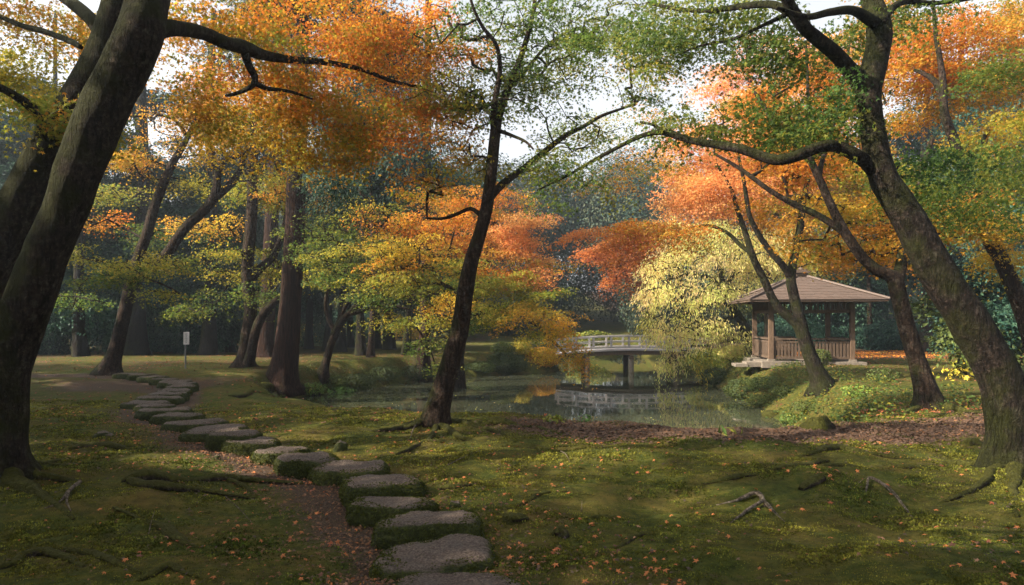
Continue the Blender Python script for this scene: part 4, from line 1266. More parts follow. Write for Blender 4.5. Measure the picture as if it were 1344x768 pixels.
tree("maple_tree", "warm brown leaning tree lit at its foot between the pavilion and the forked tree",
     [(1222, 536, 22), (1220, 525, 17), (1214, 505, 14.5), (1204, 474, 12.6), (1196, 448, 12), (1189, 425, 11.6), (1183, 400, 11.4), (1178, 380, 11.2), (1174, 366, 11), (1164, 360, 9), (1150, 354, 8.4), (1132, 338, 7.6), (1116, 316, 7), (1104, 296, 6.6), (1088, 264, 6), (1074, 232, 5.4), (1060, 206, 4.8), (1036, 180, 4), (1012, 154, 3.2), (990, 120, 2.4)],
     [[(1118, 318, 5.5), (1108, 306, 4.8), (1086, 290, 4.5, 0.2), (1066, 279, 4.3, 0.4), (1046, 270, 4, 0.6), (1012, 251, 3.4, 0.9), (972, 222, 2.6, 1.2), (938, 202, 1.6, 1.4)],
      [(1176, 372, 9), (1182, 352, 7.5, 0.2), (1186, 326, 6, 0.3), (1194, 290, 5, 0.5), (1206, 240, 4, 0.7), (1224, 180, 3, 0.9)],
      [(1074, 234, 4), (1082, 200, 2.8, 0.2), (1098, 150, 2.2, 0.4), (1110, 90, 1.8, 0.6), (1116, 50, 1.2, 0.7)],
      [(1060, 206, 4), (1062, 160, 2.8, 0), (1060, 110, 2, 0.2), (1058, 60, 1.4, 0.3)]],
     [(1110, 262, 14, 70, 20, 'yellow', 1.1), (1190, 300, 14.2, 80, 22, 'amber', 1.7), (1270, 296, 14.6, 80, 20, 'yellow', 1.5), (1040, 200, 14.6, 60, 40, 'orange', 1.0), (1150, 235, 14.6, 60, 24, 'lime', 0.9), (1120, 215, 15, 60, 20, 'yellow', 0.9), (1090, 290, 15, 50, 14, 'lime', 0.8), (1150, 326, 13.8, 60, 14, 'amber', 1.2),
      (1000, 150, 14.8, 70, 46, 'orange', 0.9), (1220, 262, 14.6, 80, 24, 'amber', 1.2), (1100, 90, 15, 80, 50, 'orange', 1.0), (1075, 315, 14.0, 46, 14, 'amber', 0.8), (1100, 335, 13.8, 60, 12, 'amber', 0.7)],
     BARK_WARM, roots=[[(1234, 534, 9), (1262, 540, 4), (1296, 544, 1.6)], [(1212, 536, 8), (1188, 544, 3.6), (1160, 548, 1.5)]], seed=15, sides=20, rough=0.06, flare=0.9, flare_h=0.2, leaf=0.064)

tree("maple_tree", "dark tree with two slender stems standing in front of the pavilion",
     [(1080, 508, 16), (1076, 498, 12.5), (1068, 478, 10.5), (1060, 458, 9.6), (1054, 440, 9.4), (1044, 424, 7), (1032, 414, 6.4), (1022, 404, 6), (1012, 388, 5.8), (1004, 370, 5.5), (997, 356, 5.2), (990, 342, 5), (985, 328, 4.6), (978, 305, 4, 0.1), (968, 275, 3.4, 0.2), (958, 245, 2.6, 0.3), (940, 215, 1.8, 0.4)],
     [[(1058, 450, 8), (1052, 425, 7.2), (1046, 405, 7), (1041, 384, 6.6), (1038, 366, 6.4), (1041, 346, 5.4), (1045, 325, 5), (1050, 300, 4.6), (1053, 275, 4), (1057, 250, 3.4), (1064, 222, 2.6), (1072, 190, 1.8)],
      [(1039, 366, 5.4), (1030, 352, 4.6, -0.1), (1020, 340, 4.4, -0.2), (1008, 326, 4, -0.2), (996, 308, 3.6, -0.3), (984, 284, 3.2, -0.4), (980, 262, 3, -0.4), (976, 236, 2.4, -0.5), (968, 200, 1.8, -0.6)],
      [(986, 332, 3.4), (972, 322, 2.8, 0.2), (955, 306, 2.4, 0.5), (930, 296, 2, 0.8), (905, 300, 1.2, 1.1)],
      [(1053, 275, 3), (1044, 255, 2, 0.1), (1030, 232, 1.6, 0.2), (1024, 200, 1.2, 0.3)]],
     [(975, 210, 19.5, 80, 46, 'pink', 1.2), (900, 300, 19, 70, 18, 'orange', 1.4), (1010, 270, 19.5, 60, 24, 'amber', 0.8), (920, 250, 20, 60, 30, 'pink', 1.1), (1060, 200, 20, 60, 50, 'orange', 1.0), (980, 130, 20, 80, 44, 'pink', 1.0), (840, 215, 20.4, 60, 20, 'amber', 0.5), (790, 240, 20.6, 50, 16, 'amber', 0.35), (870, 160, 20.6, 50, 30, 'amber', 0.35), (850, 90, 21, 60, 30, 'amber', 0.45), (800, 170, 21, 60, 26, 'lime', 0.4), (880, 200, 21, 50, 26, 'amber', 0.5), (800, 310, 20.2, 60, 18, 'rust', 1.6), (850, 296, 19.8, 50, 14, 'orange', 1.6), (830, 335, 20.4, 50, 12, 'rust', 0.9)],
     BARK_RIGHT, seed=16, sides=18, rough=0.08, flare=0.8, flare_h=0.2, leaf=0.075, kind='tri')

tree("maple_tree", "pale leaning trunk at the far right edge behind the forked tree",
     [(1378, 520, 16), (1366, 480, 13), (1352, 440, 12), (1341, 405, 11.5), (1331, 380, 11), (1316, 345, 10.4), (1302, 322, 9.6), (1290, 298, 9), (1281, 275, 8.4), (1272, 248, 8), (1264, 222, 7.5), (1254, 190, 7), (1240, 150, 6), (1238, 110, 5), (1234, 80, 4), (1228, 45, 3), (1225, 0, 2.2), (1222, -50, 1.4)],
     [[(1268, 236, 4), (1276, 212, 3.4, 0.2), (1292, 180, 2.8, 0.5), (1310, 150, 2, 0.8)], [(1240, 130, 4.5), (1228, 108, 4, 0.1), (1215, 98, 3, 0.2), (1200, 92, 2, 0.4)], [(1300, 320, 4), (1320, 300, 3, -0.3), (1350, 290, 2.4, -0.6)]],
     [(1200, 80, 16.5, 80, 50, 'orange', 1.8), (1280, 50, 16.5, 90, 46, 'orange', 1.7), (1330, 110, 16.6, 60, 40, 'amber', 1.3), (1210, 140, 16.8, 60, 34, 'amber', 1.3), (1310, 170, 16, 60, 24, 'yellow', 1.4), (1180, 30, 17, 80, 40, 'orange', 1.3), (1330, 335, 15.4, 60, 18, 'yellow', 1.3), (1300, 240, 16.4, 70, 22, 'lime', 1.2), (1330, 20, 16.6, 60, 40, 'amber', 1.4)],
     BARK_WARM, d=15.2, seed=17, sides=18, rough=0.07, leaf=0.078, kind='tri')

# unseen trees added beside and behind the viewpoint to shade the foreground
def shade_tree(label, x, y, r, h, blobs, seed, leaf, name, mat, group):
    rs = np.random.default_rng(seed)
    z = gz1(x, y)
    L = np.array([x, y, z])
    root = thing(name, label, "tree", L, group)
    pts = smooth_path(np.array([[x, y, z - 0.2, r * 1.1], [x + 0.1, y, z + h * 0.3, r], [x - 0.1, y + 0.2, z + h * 0.65, r * 0.75], [x + 0.1, y + 0.1, z + h, r * 0.4]]), 0.15)
    g = Geo(); g.tube(pts[:, :3], pts[:, 3], 14, True, 0.08, seed, 0.7, 0.4); g.build("trunk", BARK, root, L, True)
    build_crown(root, L, blobs, rs, leaf, 'oval', mat, pts[len(pts) // 2:], False, spray=0.8)
for k, (x, y, blobs) in enumerate([
        (-5.0, -3.5, [('w', -5, -3, 6.5, 4, 4, 1.6, 'amber', 16000), ('w', -3, 0.5, 7, 3.2, 2.6, 1, 'amber', 15300)]),
        (9.5, 1.0, [('w', 9.5, 1, 6.5, 4, 4, 1.8, 'green', 14000)])]):
    shade_tree("unseen maple added to shade the foreground moss", x, y, 0.2, 6.0, blobs, 300 + k, 0.2, "maple_tree", LEAF, "maples out of view around the viewpoint")
for k, (x, y, zt, n) in enumerate([(-14.5, -6, 8.0, 14000), (-15.0, 1.0, 8.4, 16000), (-16.5, 7.5, 8.0, 16000), (-20.0, 13.5, 8.0, 14000), (-23.0, 3.0, 9.0, 13000), (-27.0, 19.0, 8.5, 14000), (-26, 10, 8.5, 12000)]):
    shade_tree("unseen evergreen added to keep the low sun off the foreground", x, y, 0.22, 8.0, [('w', x, y, zt, 4.6, 4.4, 5.8, 'ever', n), ('w', x, y, zt - 5.2, 3.6, 3.6, 2.4, 'ever', n // 2)], 340 + k, 0.26, "evergreen_tree", EVER, "evergreens out of view left of the viewpoint")

# ------------------------------------------------------------------ left middle distance
tree("maple_tree", "two-stemmed slender tree leaning right at the far end of the stone path",
     [(144, 491, 17), (147, 478, 12), (153, 456, 10), (160, 425, 9.5), (166, 400, 9), (171, 376, 8.8), (176, 356, 8.6), (184, 332, 7.8), (194, 304, 7.4), (200, 280, 7), (206, 262, 6.8), (214, 243, 6.4), (226, 215, 5.6), (238, 195, 4.6), (250, 172, 3.6), (262, 140, 2.4)],
     [[(178, 362, 7.5), (192, 352, 7.2), (206, 346, 7), (218, 335, 6.8), (232, 314, 6.6), (248, 294, 6.4), (266, 278, 6.2), (280, 262, 6.4), (284, 250, 6), (285, 236, 5), (288, 220, 4.6), (298, 208, 4.4), (314, 203, 4.2), (330, 196, 2.6)],
      [(280, 262, 5.2), (292, 252, 5, 0.1), (306, 238, 4.8, 0.2), (316, 222, 4.4, 0.3), (320, 206, 3.6, 0.4), (340, 190, 2.4, 0.5), (368, 182, 1.6, 0.6)],
      [(284, 240, 3.8), (280, 215, 3, 0.1), (276, 190, 2.4, 0.2), (264, 166, 1.8, 0.2)],
      [(246, 180, 2.8), (232, 160, 2, -0.2), (210, 150, 1.4, -0.4)]],
     [(250, 155, 21, 100, 26, 'amber', 1.1), (170, 200, 21, 70, 20, 'amber', 0.8), (330, 165, 21, 80, 24, 'yellow', 1.0), (280, 195, 21.5, 70, 14, 'amber', 0.7), (180, 345, 18.5, 75, 13, 'lime', 1.5), (140, 360, 18.5, 50, 12, 'green', 1.3), (225, 338, 19, 50, 9, 'lime', 1.0), (250, 240, 21.8, 50, 14, 'lime', 0.6), (130, 285, 22, 60, 18, 'orange', 0.5), (210, 380, 18.2, 34, 9, 'lime', 0.9), (350, 225, 21, 50, 16, 'lime', 0.9), (100, 330, 18.8, 40, 10, 'lime', 1.0)],
     BARK_WARM, seed=21, sides=16, rough=0.07, leaf=0.078, kind='tri')

tree("cedar_tree", "straight tall cedar with fibrous reddish bark right of the stone path",
     [(369, 509, 27), (370, 500, 24), (372, 486, 21), (375, 466, 18.6), (378, 440, 17), (381, 400, 15.6), (384, 350, 14.8), (387, 300, 14.2), (390, 200, 13.4), (393, 100, 12.4), (396, 0, 11.4), (399, -110, 10), (402, -240, 7)],
     [[(386, 224, 4), (420, 216, 3, -0.3), (452, 232, 2.6, -0.6), (480, 260, 2, -0.8)], [(392, 110, 5), (430, 100, 4, -0.3), (470, 130, 3, -0.5)], [(394, 60, 5), (360, 40, 4, 0.3), (330, 60, 3, 0.5)]],
     [(430, -20, 18, 100, 60, 'pine', 2.0), (360, -60, 18, 100, 60, 'pine', 2.0), (470, 150, 18.4, 50, 46, 'pine', 1.4), (440, 240, 18, 40, 30, 'pine', 0.9), (500, 60, 19, 60, 50, 'pine', 1.6)],
     BARK_RED, roots=[[(388, 510, 9), (412, 516, 4), (440, 522, 2)], [(352, 512, 8), (326, 518, 3.5), (300, 520, 1.6)]], seed=22, sides=24, rough=0.05, flare=0.35, flare_h=0.25, leaf=0.085, kind='blade', leafmat=EVER, droop=0.6, twig=False)

tree("cedar_tree", "dark conifer with drooping needle sprays behind the orange maple leaves",
     [(556, 462, 9), (557, 440, 8), (558, 380, 7.4), (560, 260, 6.4), (561, 140, 5.6), (562, 20, 4.6), (563, -110, 3)],
     [],
     [(562, 20, 30, 60, 50, 'pine', 1.8), (575, 100, 29.6, 70, 50, 'pine', 2.2), (535, 110, 30, 60, 50, 'pine', 1.8), (570, 185, 29.4, 74, 50, 'pine', 2.4), (515, 200, 30, 60, 50, 'pine', 2.2), (590, 240, 29.6, 46, 26, 'pine', 2.0), (555, -50, 30, 50, 50, 'pine', 1.6), (500, 130, 31, 50, 70, 'pine', 2.0), (520, 40, 31, 40, 50, 'pine', 1.6), (480, 240, 31, 50, 50, 'pine', 2.0), (470, 60, 31.5, 46, 70, 'pine', 1.8), (455, 170, 31.5, 46, 60, 'pine', 1.8)],
     BARK_RED, d=30.5, seed=23, sides=12, rough=0.06, leaf=0.13, kind='blade', leafmat=EVER, droop=0.7, twig=False)

tree("maple_tree", "dark straight-stemmed tree with a bent side stem left of the cedar",
     [(321, 481, 15), (322, 470, 10.5), (325, 440, 9.4), (329, 405, 9), (325, 370, 8.6), (325, 345, 8.4), (328, 310, 8.2), (331, 270, 8), (331, 230, 7.6), (333, 190, 7), (334, 140, 6), (334, 90, 4.6)],
     [[(326, 478, 8, -0.5), (330, 462, 6.6, -0.6), (334, 440, 6.2, -0.7), (342, 418, 6, -0.7), (356, 400, 5.6, -0.7), (368, 392, 4.4, -0.6)],
      [(330, 366, 6), (342, 352, 5.4, 0.2), (354, 342, 5, 0.4), (364, 326, 4.2, 0.5), (372, 300, 3.4, 0.6), (378, 270, 2.4, 0.7)], [(331, 225, 5), (346, 212, 4.4, 0.1), (366, 198, 3.6, 0.2), (384, 180, 2.6, 0.3)]],
     [(330, 150, 25, 80, 40, 'amber', 1.2), (360, 250, 25, 60, 26, 'lime', 1.1), (290, 120, 25.5, 80, 40, 'orange', 1.0), (350, 345, 25, 40, 16, 'lime', 0.8), (410, 300, 24, 50, 20, 'green', 1.2), (300, 330, 24.5, 50, 14, 'lime', 0.8), (310, 385, 24, 60, 14, 'green', 0.9), (270, 290, 25, 60, 16, 'yellow', 0.7), (400, 360, 24, 40, 14, 'lime', 0.9), (380, 250, 25, 60, 18, 'amber', 0.9), (290, 355, 25, 50, 12, 'lime', 0.7), (240, 400, 27, 50, 12, 'green', 0.7), (130, 250, 27, 60, 20, 'lime', 0.7), (200, 300, 28, 60, 18, 'green', 0.7), (90, 395, 27, 50, 14, 'green', 0.7)],
     BARK_WARM, seed=24, sides=16, rough=0.07, leaf=0.1, kind='tri')

tree("cedar_tree", "second reddish straight trunk half hidden behind the near cedar",
     [(346, 468, 15), (347, 455, 13), (350, 420, 11.5), (353, 370, 10.6), (356, 300, 10), (360, 220, 9.4), (364, 120, 8.6), (367, 0, 7), (370, -100, 5)], [],
     [(365, 20, 31, 60, 60, 'pine', 1.6), (330, 60, 31.5, 60, 50, 'pine', 1.2), (390, 100, 31, 40, 60, 'pine', 1.2), (370, -60, 31, 60, 50, 'pine', 1.6)],
     BARK_RED, seed=25, sides=16, rough=0.05, leaf=0.13, kind='blade', leafmat=EVER, twig=False)

tree("maple_tree", "small many-branched maple with yellow-green tiers at the left end of the pond",
     [(423, 494, 9), (426, 482, 6.2), (431, 464, 5.6), (437, 444, 5.4), (446, 426, 5.2), (460, 410, 4.8), (476, 396, 4.4), (496, 386, 4, -0.3), (522, 386, 3.6, -0.6), (552, 388, 3.2, -0.9), (582, 384, 2.6, -1.2), (604, 384, 1.6, -1.4)],
     [[(438, 442, 4.6), (446, 420, 4, 0.4), (456, 396, 3.6, 0.6), (474, 372, 3, 0.8), (500, 356, 2.4, 1.0), (530, 352, 1.6, 1.2)],
      [(460, 412, 3.6), (490, 404, 3, -0.5), (520, 402, 2.4, -1), (550, 410, 1.6, -1.4)], [(440, 436, 3), (428, 410, 2.6, 0.2), (430, 380, 2.2, 0.4), (446, 350, 1.6, 0.6)]],
     [(470, 330, 20.5, 70, 20, 'lime', 1.3), (540, 325, 20.5, 80, 20, 'yellow', 1.2), (440, 300, 21, 60, 20, 'green', 1.3), (520, 368, 19.5, 80, 16, 'lime', 1.3), (560, 295, 21, 60, 24, 'orange', 1.2), (440, 355, 20.5, 50, 16, 'green', 1.0), (590, 350, 19.8, 50, 20, 'lime', 1.2), (500, 285, 21, 60, 18, 'orange', 1.1), (415, 325, 21, 40, 20, 'green', 1.3), (470, 270, 21.5, 60, 18, 'lime', 0.9), (560, 418, 19, 50, 12, 'lime', 1.0), (600, 395, 19, 46, 14, 'yellow', 1.2), (560, 448, 19.2, 26, 16, 'green', 1.0), (578, 480, 19.2, 20, 10, 'green', 0.9), (500, 418, 20, 40, 12, 'lime', 0.9), (530, 345, 20, 70, 12, 'amber', 0.9), (480, 385, 20, 50, 12, 'green', 0.9)],
     BARK_WARM, seed=26, sides=12, rough=0.08, leaf=0.078, kind='tri')

tree("maple_tree", "broad orange and yellow maple drooping over the pond toward the footbridge",
     [(600, 474, 10), (603, 462, 7.5), (608, 440, 6.6), (616, 410, 6), (626, 380, 5.6), (636, 350, 5), (642, 320, 4.4), (650, 280, 3.4), (656, 240, 2.4)],
     [[(612, 430, 5), (630, 412, 4.2, -0.5), (654, 404, 3.8, -1), (682, 412, 3.4, -1.5), (706, 428, 2.8, -1.8), (728, 450, 2.2, -2.0), (748, 470, 1.4, -2.1)],
      [(624, 386, 4), (650, 366, 3.4, -0.3), (680, 356, 2.8, -0.6), (704, 360, 2, -0.8)], [(634, 356, 3.6), (612, 330, 3, 0.3), (594, 300, 2.4, 0.5), (586, 270, 1.6, 0.6)], [(640, 324, 3.2), (662, 302, 2.6, 0), (688, 290, 2, 0)]],
     [(665, 300, 26, 60, 30, 'pink', 1.5), (640, 262, 26.5, 60, 24, 'orange', 1.2), (690, 322, 26, 36, 22, 'pink', 1.4), (650, 345, 25.5, 80, 20, 'orange', 1.2), (698, 360, 25, 40, 14, 'pink', 1.3), (640, 372, 25, 80, 18, 'lime', 1.4), (690, 385, 24.5, 60, 18, 'lime', 1.4), (705, 410, 24, 56, 16, 'yellow', 1.5), (650, 410, 24.5, 50, 18, 'lime', 1.3), (735, 432, 23.6, 24, 18, 'yellow', 1.5), (752, 462, 23.4, 18, 16, 'amber', 1.6), (725, 458, 23.6, 28, 12, 'yellow', 1.2), (600, 310, 26, 50, 30, 'orange', 1.1), (706, 436, 24, 36, 10, 'lime', 1.2), (765, 484, 23.4, 7, 8, 'amber', 1.8), (590, 370, 25.5, 50, 22, 'green', 1.1), (620, 415, 25.5, 40, 14, 'green', 1.1), (720, 340, 26, 16, 8, 'pink', 1.2), (590, 265, 27, 46, 22, 'orange', 0.9)],
     BARK_WARM, d=27.5, cull=False, seed=27, sides=12, rough=0.07, leaf=0.088, kind='tri')

# ------------------------------------------------------------------ right middle distance
tree("weeping_maple", "pale yellow weeping maple trailing over the water at the right end of the footbridge",
     [(988, 470, 12), (986, 452, 8.4), (980, 436, 7), (972, 420, 6.4), (962, 404, 5.8), (954, 390, 5.2), (948, 372, 4.6), (946, 352, 3.8), (940, 334, 3)],
     [[(960, 402, 4.4), (945, 396, 3.6, -0.3), (925, 400, 3, -0.6), (905, 412, 2.4, -0.8), (885, 420, 1.6, -1)],
      [(966, 412, 4), (950, 422, 3.2, -0.4), (930, 432, 2.6, -0.8), (908, 428, 1.8, -1.0)],
      [(948, 376, 3.4), (930, 364, 2.6, -0.3), (905, 360, 2, -0.6), (880, 366, 1.4, -0.8)],
      [(950, 382, 3.2), (962, 360, 2.4, -0.2), (966, 340, 1.8, -0.3)]],
     [(925, 326, 30, 74, 20, 'pale', 1.0), (872, 345, 30, 36, 16, 'pale', 1.0), (905, 376, 29.6, 60, 20, 'pale', 0.9), (858, 385, 29.4, 24, 22, 'pale', 1.0), (882, 426, 29, 34, 24, 'pale', 0.95), (922, 426, 29, 46, 24, 'pale', 0.8), (884, 466, 28.8, 24, 16, 'pale', 0.9), (950, 370, 30.4, 54, 24, 'pale', 0.7), (990, 345, 31, 56, 22, 'pale', 0.9), (848, 414, 29.2, 12, 14, 'lime', 1.1), (1030, 350, 31.5, 50, 18, 'pale', 0.8), (960, 436, 30, 40, 22, 'pale', 0.6), (935, 298, 31, 66, 16, 'pale', 0.9), (990, 312, 31.5, 56, 16, 'pale', 0.8), (1060, 330, 32, 50, 16, 'yellow', 0.8), (915, 462, 29, 30, 14, 'lime', 0.7)],
     BARK, d=30.5, seed=31, sides=12, rough=0.07, leaf=0.11, kind='blade', droop=0.9, hang=0.45, spray=0.42, cull=False)

tree("maple_tree", "tall glowing orange maple behind the pavilion roof",
     [(1010, 452, 9), (1010, 430, 7.5), (1008, 380, 6.6), (1004, 320, 6), (998, 260, 5.2), (990, 190, 4.2), (985, 120, 3.4), (980, 60, 2.2)],
     [[(1004, 310, 4), (1026, 270, 3.4, 0), (1054, 230, 2.8, 0), (1080, 180, 2, 0)], [(999, 270, 4), (970, 240, 3, 0), (940, 222, 2.4, 0), (905, 214, 1.6, 0)]],
     [(940, 200, 35, 70, 44, 'pink', 1.9), (1010, 150, 35, 80, 50, 'pink', 1.8), (1080, 190, 35, 70, 60, 'orange', 1.8), (1000, 230, 34.5, 80, 40, 'pink', 1.8), (930, 270, 34.5, 60, 30, 'pink', 1.7), (1060, 270, 34.5, 80, 30, 'amber', 1.8), (1010, 310, 34, 70, 24, 'amber', 1.6), (1090, 330, 34, 70, 20, 'orange', 1.4), (1020, 80, 36, 80, 40, 'pink', 1.3), (1110, 110, 36, 60, 50, 'orange', 1.5), (900, 240, 34.5, 30, 26, 'pink', 1.5), (1120, 240, 35, 60, 40, 'amber', 1.6), (960, 110, 36, 50, 30, 'pink', 0.8), (880, 262, 34.5, 26, 12, 'pink', 1.3)],
     BARK_WARM, d=36, cull=False, seed=32, sides=12, rough=0.06, leaf=0.15, kind='tri', twig=True)

tree("maple_tree", "rust-red maple tier reaching left over the far end of the pond",
     [(905, 458, 6), (902, 430, 5), (896, 390, 4.4), (888, 350, 3.8), (880, 320, 3)],
     [[(889, 352, 3), (860, 342, 2.4, 0), (830, 346, 2, 0), (800, 352, 1.4, 0)], [(883, 330, 2.6), (850, 312, 2, 0), (815, 306, 1.4, 0)]],
     [(840, 315, 42, 56, 16, 'rust', 2.2), (800, 325, 42, 40, 16, 'rust', 2.0), (880, 300, 42, 50, 20, 'orange', 1.8), (830, 348, 42, 50, 14, 'rust', 1.7), (800, 370, 42, 26, 10, 'rust', 1.0), (850, 372, 42, 36, 12, 'rust', 0.8)],
     BARK_WARM, d=43, cull=False, seed=33, sides=10, leaf=0.16, kind='tri', twig=True)

tree("evergreen_tree", "round-leaved evergreen bush tree with yellowed leaves beside the forked tree foot",
     [(1262, 484, 6), (1262, 470, 4), (1264, 440, 3.4), (1268, 400, 2.6), (1270, 360, 1.6)], [[(1263, 455, 3), (1290, 430, 2, 0), (1320, 410, 1.4, 0)]],
     [(1262, 440, 20, 40, 26, 'shrub', 1.7), (1300, 420, 20.4, 50, 34, 'ever', 1.8), (1250, 400, 20.6, 40, 24, 'shrub', 1.3), (1320, 460, 20, 40, 26, 'shrub', 1.7), (1275, 474, 19.6, 30, 12, 'lime', 1.4), (1320, 380, 21, 40, 30, 'ever', 1.8), (1280, 360, 21, 50, 24, 'ever', 1.5)],
     BARK_DARK, d=20.3, seed=34, sides=8, leaf=0.12, kind='oval', leafmat=EVER)

# ------------------------------------------------------------------ the dark wood on the left
def back_tree(label, px, py, rpx, d, lean, blobs, seed, bark=BARK_DARK, name="evergreen_tree", leaf=0.125, group=None, fork=None, kind='oval', leafmat=EVER):
    top = [(px + lean * k / 6.0 + 3 * math.sin(k * 1.3 + seed), py - k * py / 6.2, rpx * (1 - 0.09 * k)) for k in range(1, 7)]
    tree(name, label, [(px, py, rpx * 1.3)] + top, fork or [], blobs, bark, d=d, seed=seed, sides=10, leaf=leaf, kind=kind, leafmat=leafmat, rough=0.06, twig=False, group=group)

back_tree("dark trunk at the far left, seen between the big leaning tree and the two-stemmed tree", 105, 467, 8, 31, 4,
          [(50, 130, 33, 90, 50, 'ever', 1.0), (20, 210, 32, 80, 50, 'ever', 1.6), (80, 250, 32, 80, 60, 'ever', 1.9), (60, 330, 32, 80, 50, 'ever', 1.9), (110, 400, 33, 60, 40, 'ever', 1.8), (90, 180, 32, 70, 40, 'ever', 1.4)], 41)
back_tree("thick dark trunk just right of the two-stemmed tree, in deep shade", 180, 466, 12, 32, 10,
          [(180, 130, 34, 60, 40, 'ever', 0.6), (180, 280, 33.5, 80, 60, 'ever', 1.8), (200, 360, 34, 70, 50, 'ever', 1.9), (180, 420, 34, 60, 30, 'ever', 1.7), (170, 200, 33, 70, 40, 'ever', 1.1)], 42)
back_tree("dark trunk rising behind the notice board", 274, 464, 9.5, 33, 6,
          [(290, 150, 35, 60, 40, 'ever', 0.6), (350, 200, 35, 50, 50, 'ever', 0.9), (270, 300, 34.5, 70, 60, 'ever', 1.8), (270, 380, 35, 70, 46, 'ever', 1.9), (250, 430, 35, 60, 26, 'ever', 1.7), (300, 230, 34.5, 60, 40, 'ever', 0.9)], 43)
back_tree("thin inclined trunk in the dark wood left of the notice board", 222, 458, 4.5, 37, -60,
          [(150, 320, 38, 70, 60, 'ever', 1.7), (220, 250, 38, 60, 50, 'ever', 1.3), (40, 430, 36, 70, 40, 'ever', 1.8)], 44)
back_tree("slim dark trunk right of the near cedar, in front of glowing yellow bushes", 405, 456, 5, 40, -6,
          [(410, 330, 41, 60, 50, 'ever', 1.8), (400, 395, 42, 50, 18, 'ever', 1.2), (430, 200, 42, 60, 60, 'ever', 1.4), (440, 270, 41, 60, 50, 'ever', 1.7)], 45)
back_tree("leaning dark trunk behind the small many-branched maple", 446, 462, 6, 36, 26,
          [(480, 300, 38, 60, 50, 'ever', 1.8), (470, 370, 38, 60, 24, 'ever', 1.3)], 46)
back_tree("dark trunk on the slope directly above the pond's left end", 474, 468, 6, 33, 10,
          [(500, 340, 36, 60, 40, 'ever', 1.7), (530, 270, 37, 60, 60, 'ever', 1.6)], 47)
back_tree("dark trunk standing before the pale green clearing", 511, 455, 7, 40, -4,
          [(520, 330, 42, 60, 50, 'ever', 1.7), (560, 380, 42, 60, 26, 'ever', 1.3)], 48)
back_tree("crooked thin trunk at the right side of the pale green clearing", 533, 464, 5, 34, 34,
          [(590, 330, 38, 60, 50, 'ever', 1.7), (600, 270, 38, 60, 50, 'ever', 1.4)], 49)
back_tree("pale thin trunk on the leafy slope above the pond's left end", 486, 474, 4, 30, 4,
          [(470, 330, 33, 40, 30, 'green', 1.3)], 50, bark=BARK_WARM)
for k, (px, py, r, d, lean, lab) in enumerate([(60, 466, 5, 36, 16, "slim dark stem deep in the wood at the left, left of the far-left trunk"), (140, 464, 4, 38, -10, "thin dark stem between the far-left trunk and the two-stemmed tree"),
        (302, 462, 5, 37, -14, "thin dark stem just left of the bent side stem tree"), (252, 460, 3.5, 40, 24, "thin slanting stem behind the notice board's white face"),
        (428, 462, 4, 37, 18, "thin dark stem left of the leaning dark trunk"), (460, 456, 4, 42, -8, "thin stem in the glowing gap behind the small maple"),
        (496, 456, 3.5, 41, 10, "thin stem left of the trunk before the clearing"), (556, 460, 4, 38, -6, "thin stem right of the crooked thin trunk")]):
    back_tree(lab, px, py, r, d, lean, [(px + lean, 250, d + 1, 46, 40, 'ever', 1.0), (px + lean * 0.6, 350, d + 1.5, 50, 26, 'ever', 1.0)], 110 + k)
# right-hand wood
back_tree("brown trunk behind the leaning tree, at the back of the lit leaf carpet", 1214, 456, 7, 36, 2,
          [(1200, 330, 37, 80, 50, 'ever', 1.8), (1230, 400, 37, 50, 36, 'ever', 1.8), (1180, 260, 38, 70, 50, 'shrub', 1.6), (1215, 385, 35, 30, 14, 'amber', 1.4)], 51, bark=BARK_WARM)
back_tree("thin brown trunk right of the pavilion against dark shrubs", 1142, 450, 3.4, 40, -12,
          [(1130, 400, 41, 60, 40, 'ever', 1.9), (1100, 350, 42, 70, 46, 'shrub', 1.7), (1150, 430, 41, 50, 22, 'ever', 1.8)], 52, bark=BARK_WARM)
back_tree("tall evergreen filling the wood at the right edge", 1326, 452, 9, 32, 6,
          [(1310, 330, 32, 70, 60, 'ever', 1.9), (1330, 420, 31, 60, 40, 'ever', 1.9), (1280, 250, 33, 80, 60, 'ever', 1.8), (1320, 180, 33, 70, 50, 'ever', 1.6), (1260, 400, 32, 50, 50, 'ever', 1.8)], 53)
back_tree("evergreen behind the pavilion's slatted frieze", 1060, 452, 5, 42, 4,
          [(1060, 400, 42, 60, 44, 'ever', 1.9), (1020, 380, 43, 60, 40, 'shrub', 1.7), (1040, 440, 42, 60, 18, 'ever', 1.7), (1040, 330, 43, 60, 30, 'shrub', 1.6)], 54)
back_tree("dark pine showing between orange crowns at the upper right", 1262, 450, 6, 40, 2,
          [(1250, 150, 40, 60, 60, 'pine', 2.0), (1200, 200, 40, 60, 50, 'pine', 1.6), (1320, 100, 40, 60, 60, 'pine', 1.4)], 55, name="pine_tree", leaf=0.2, kind='blade')

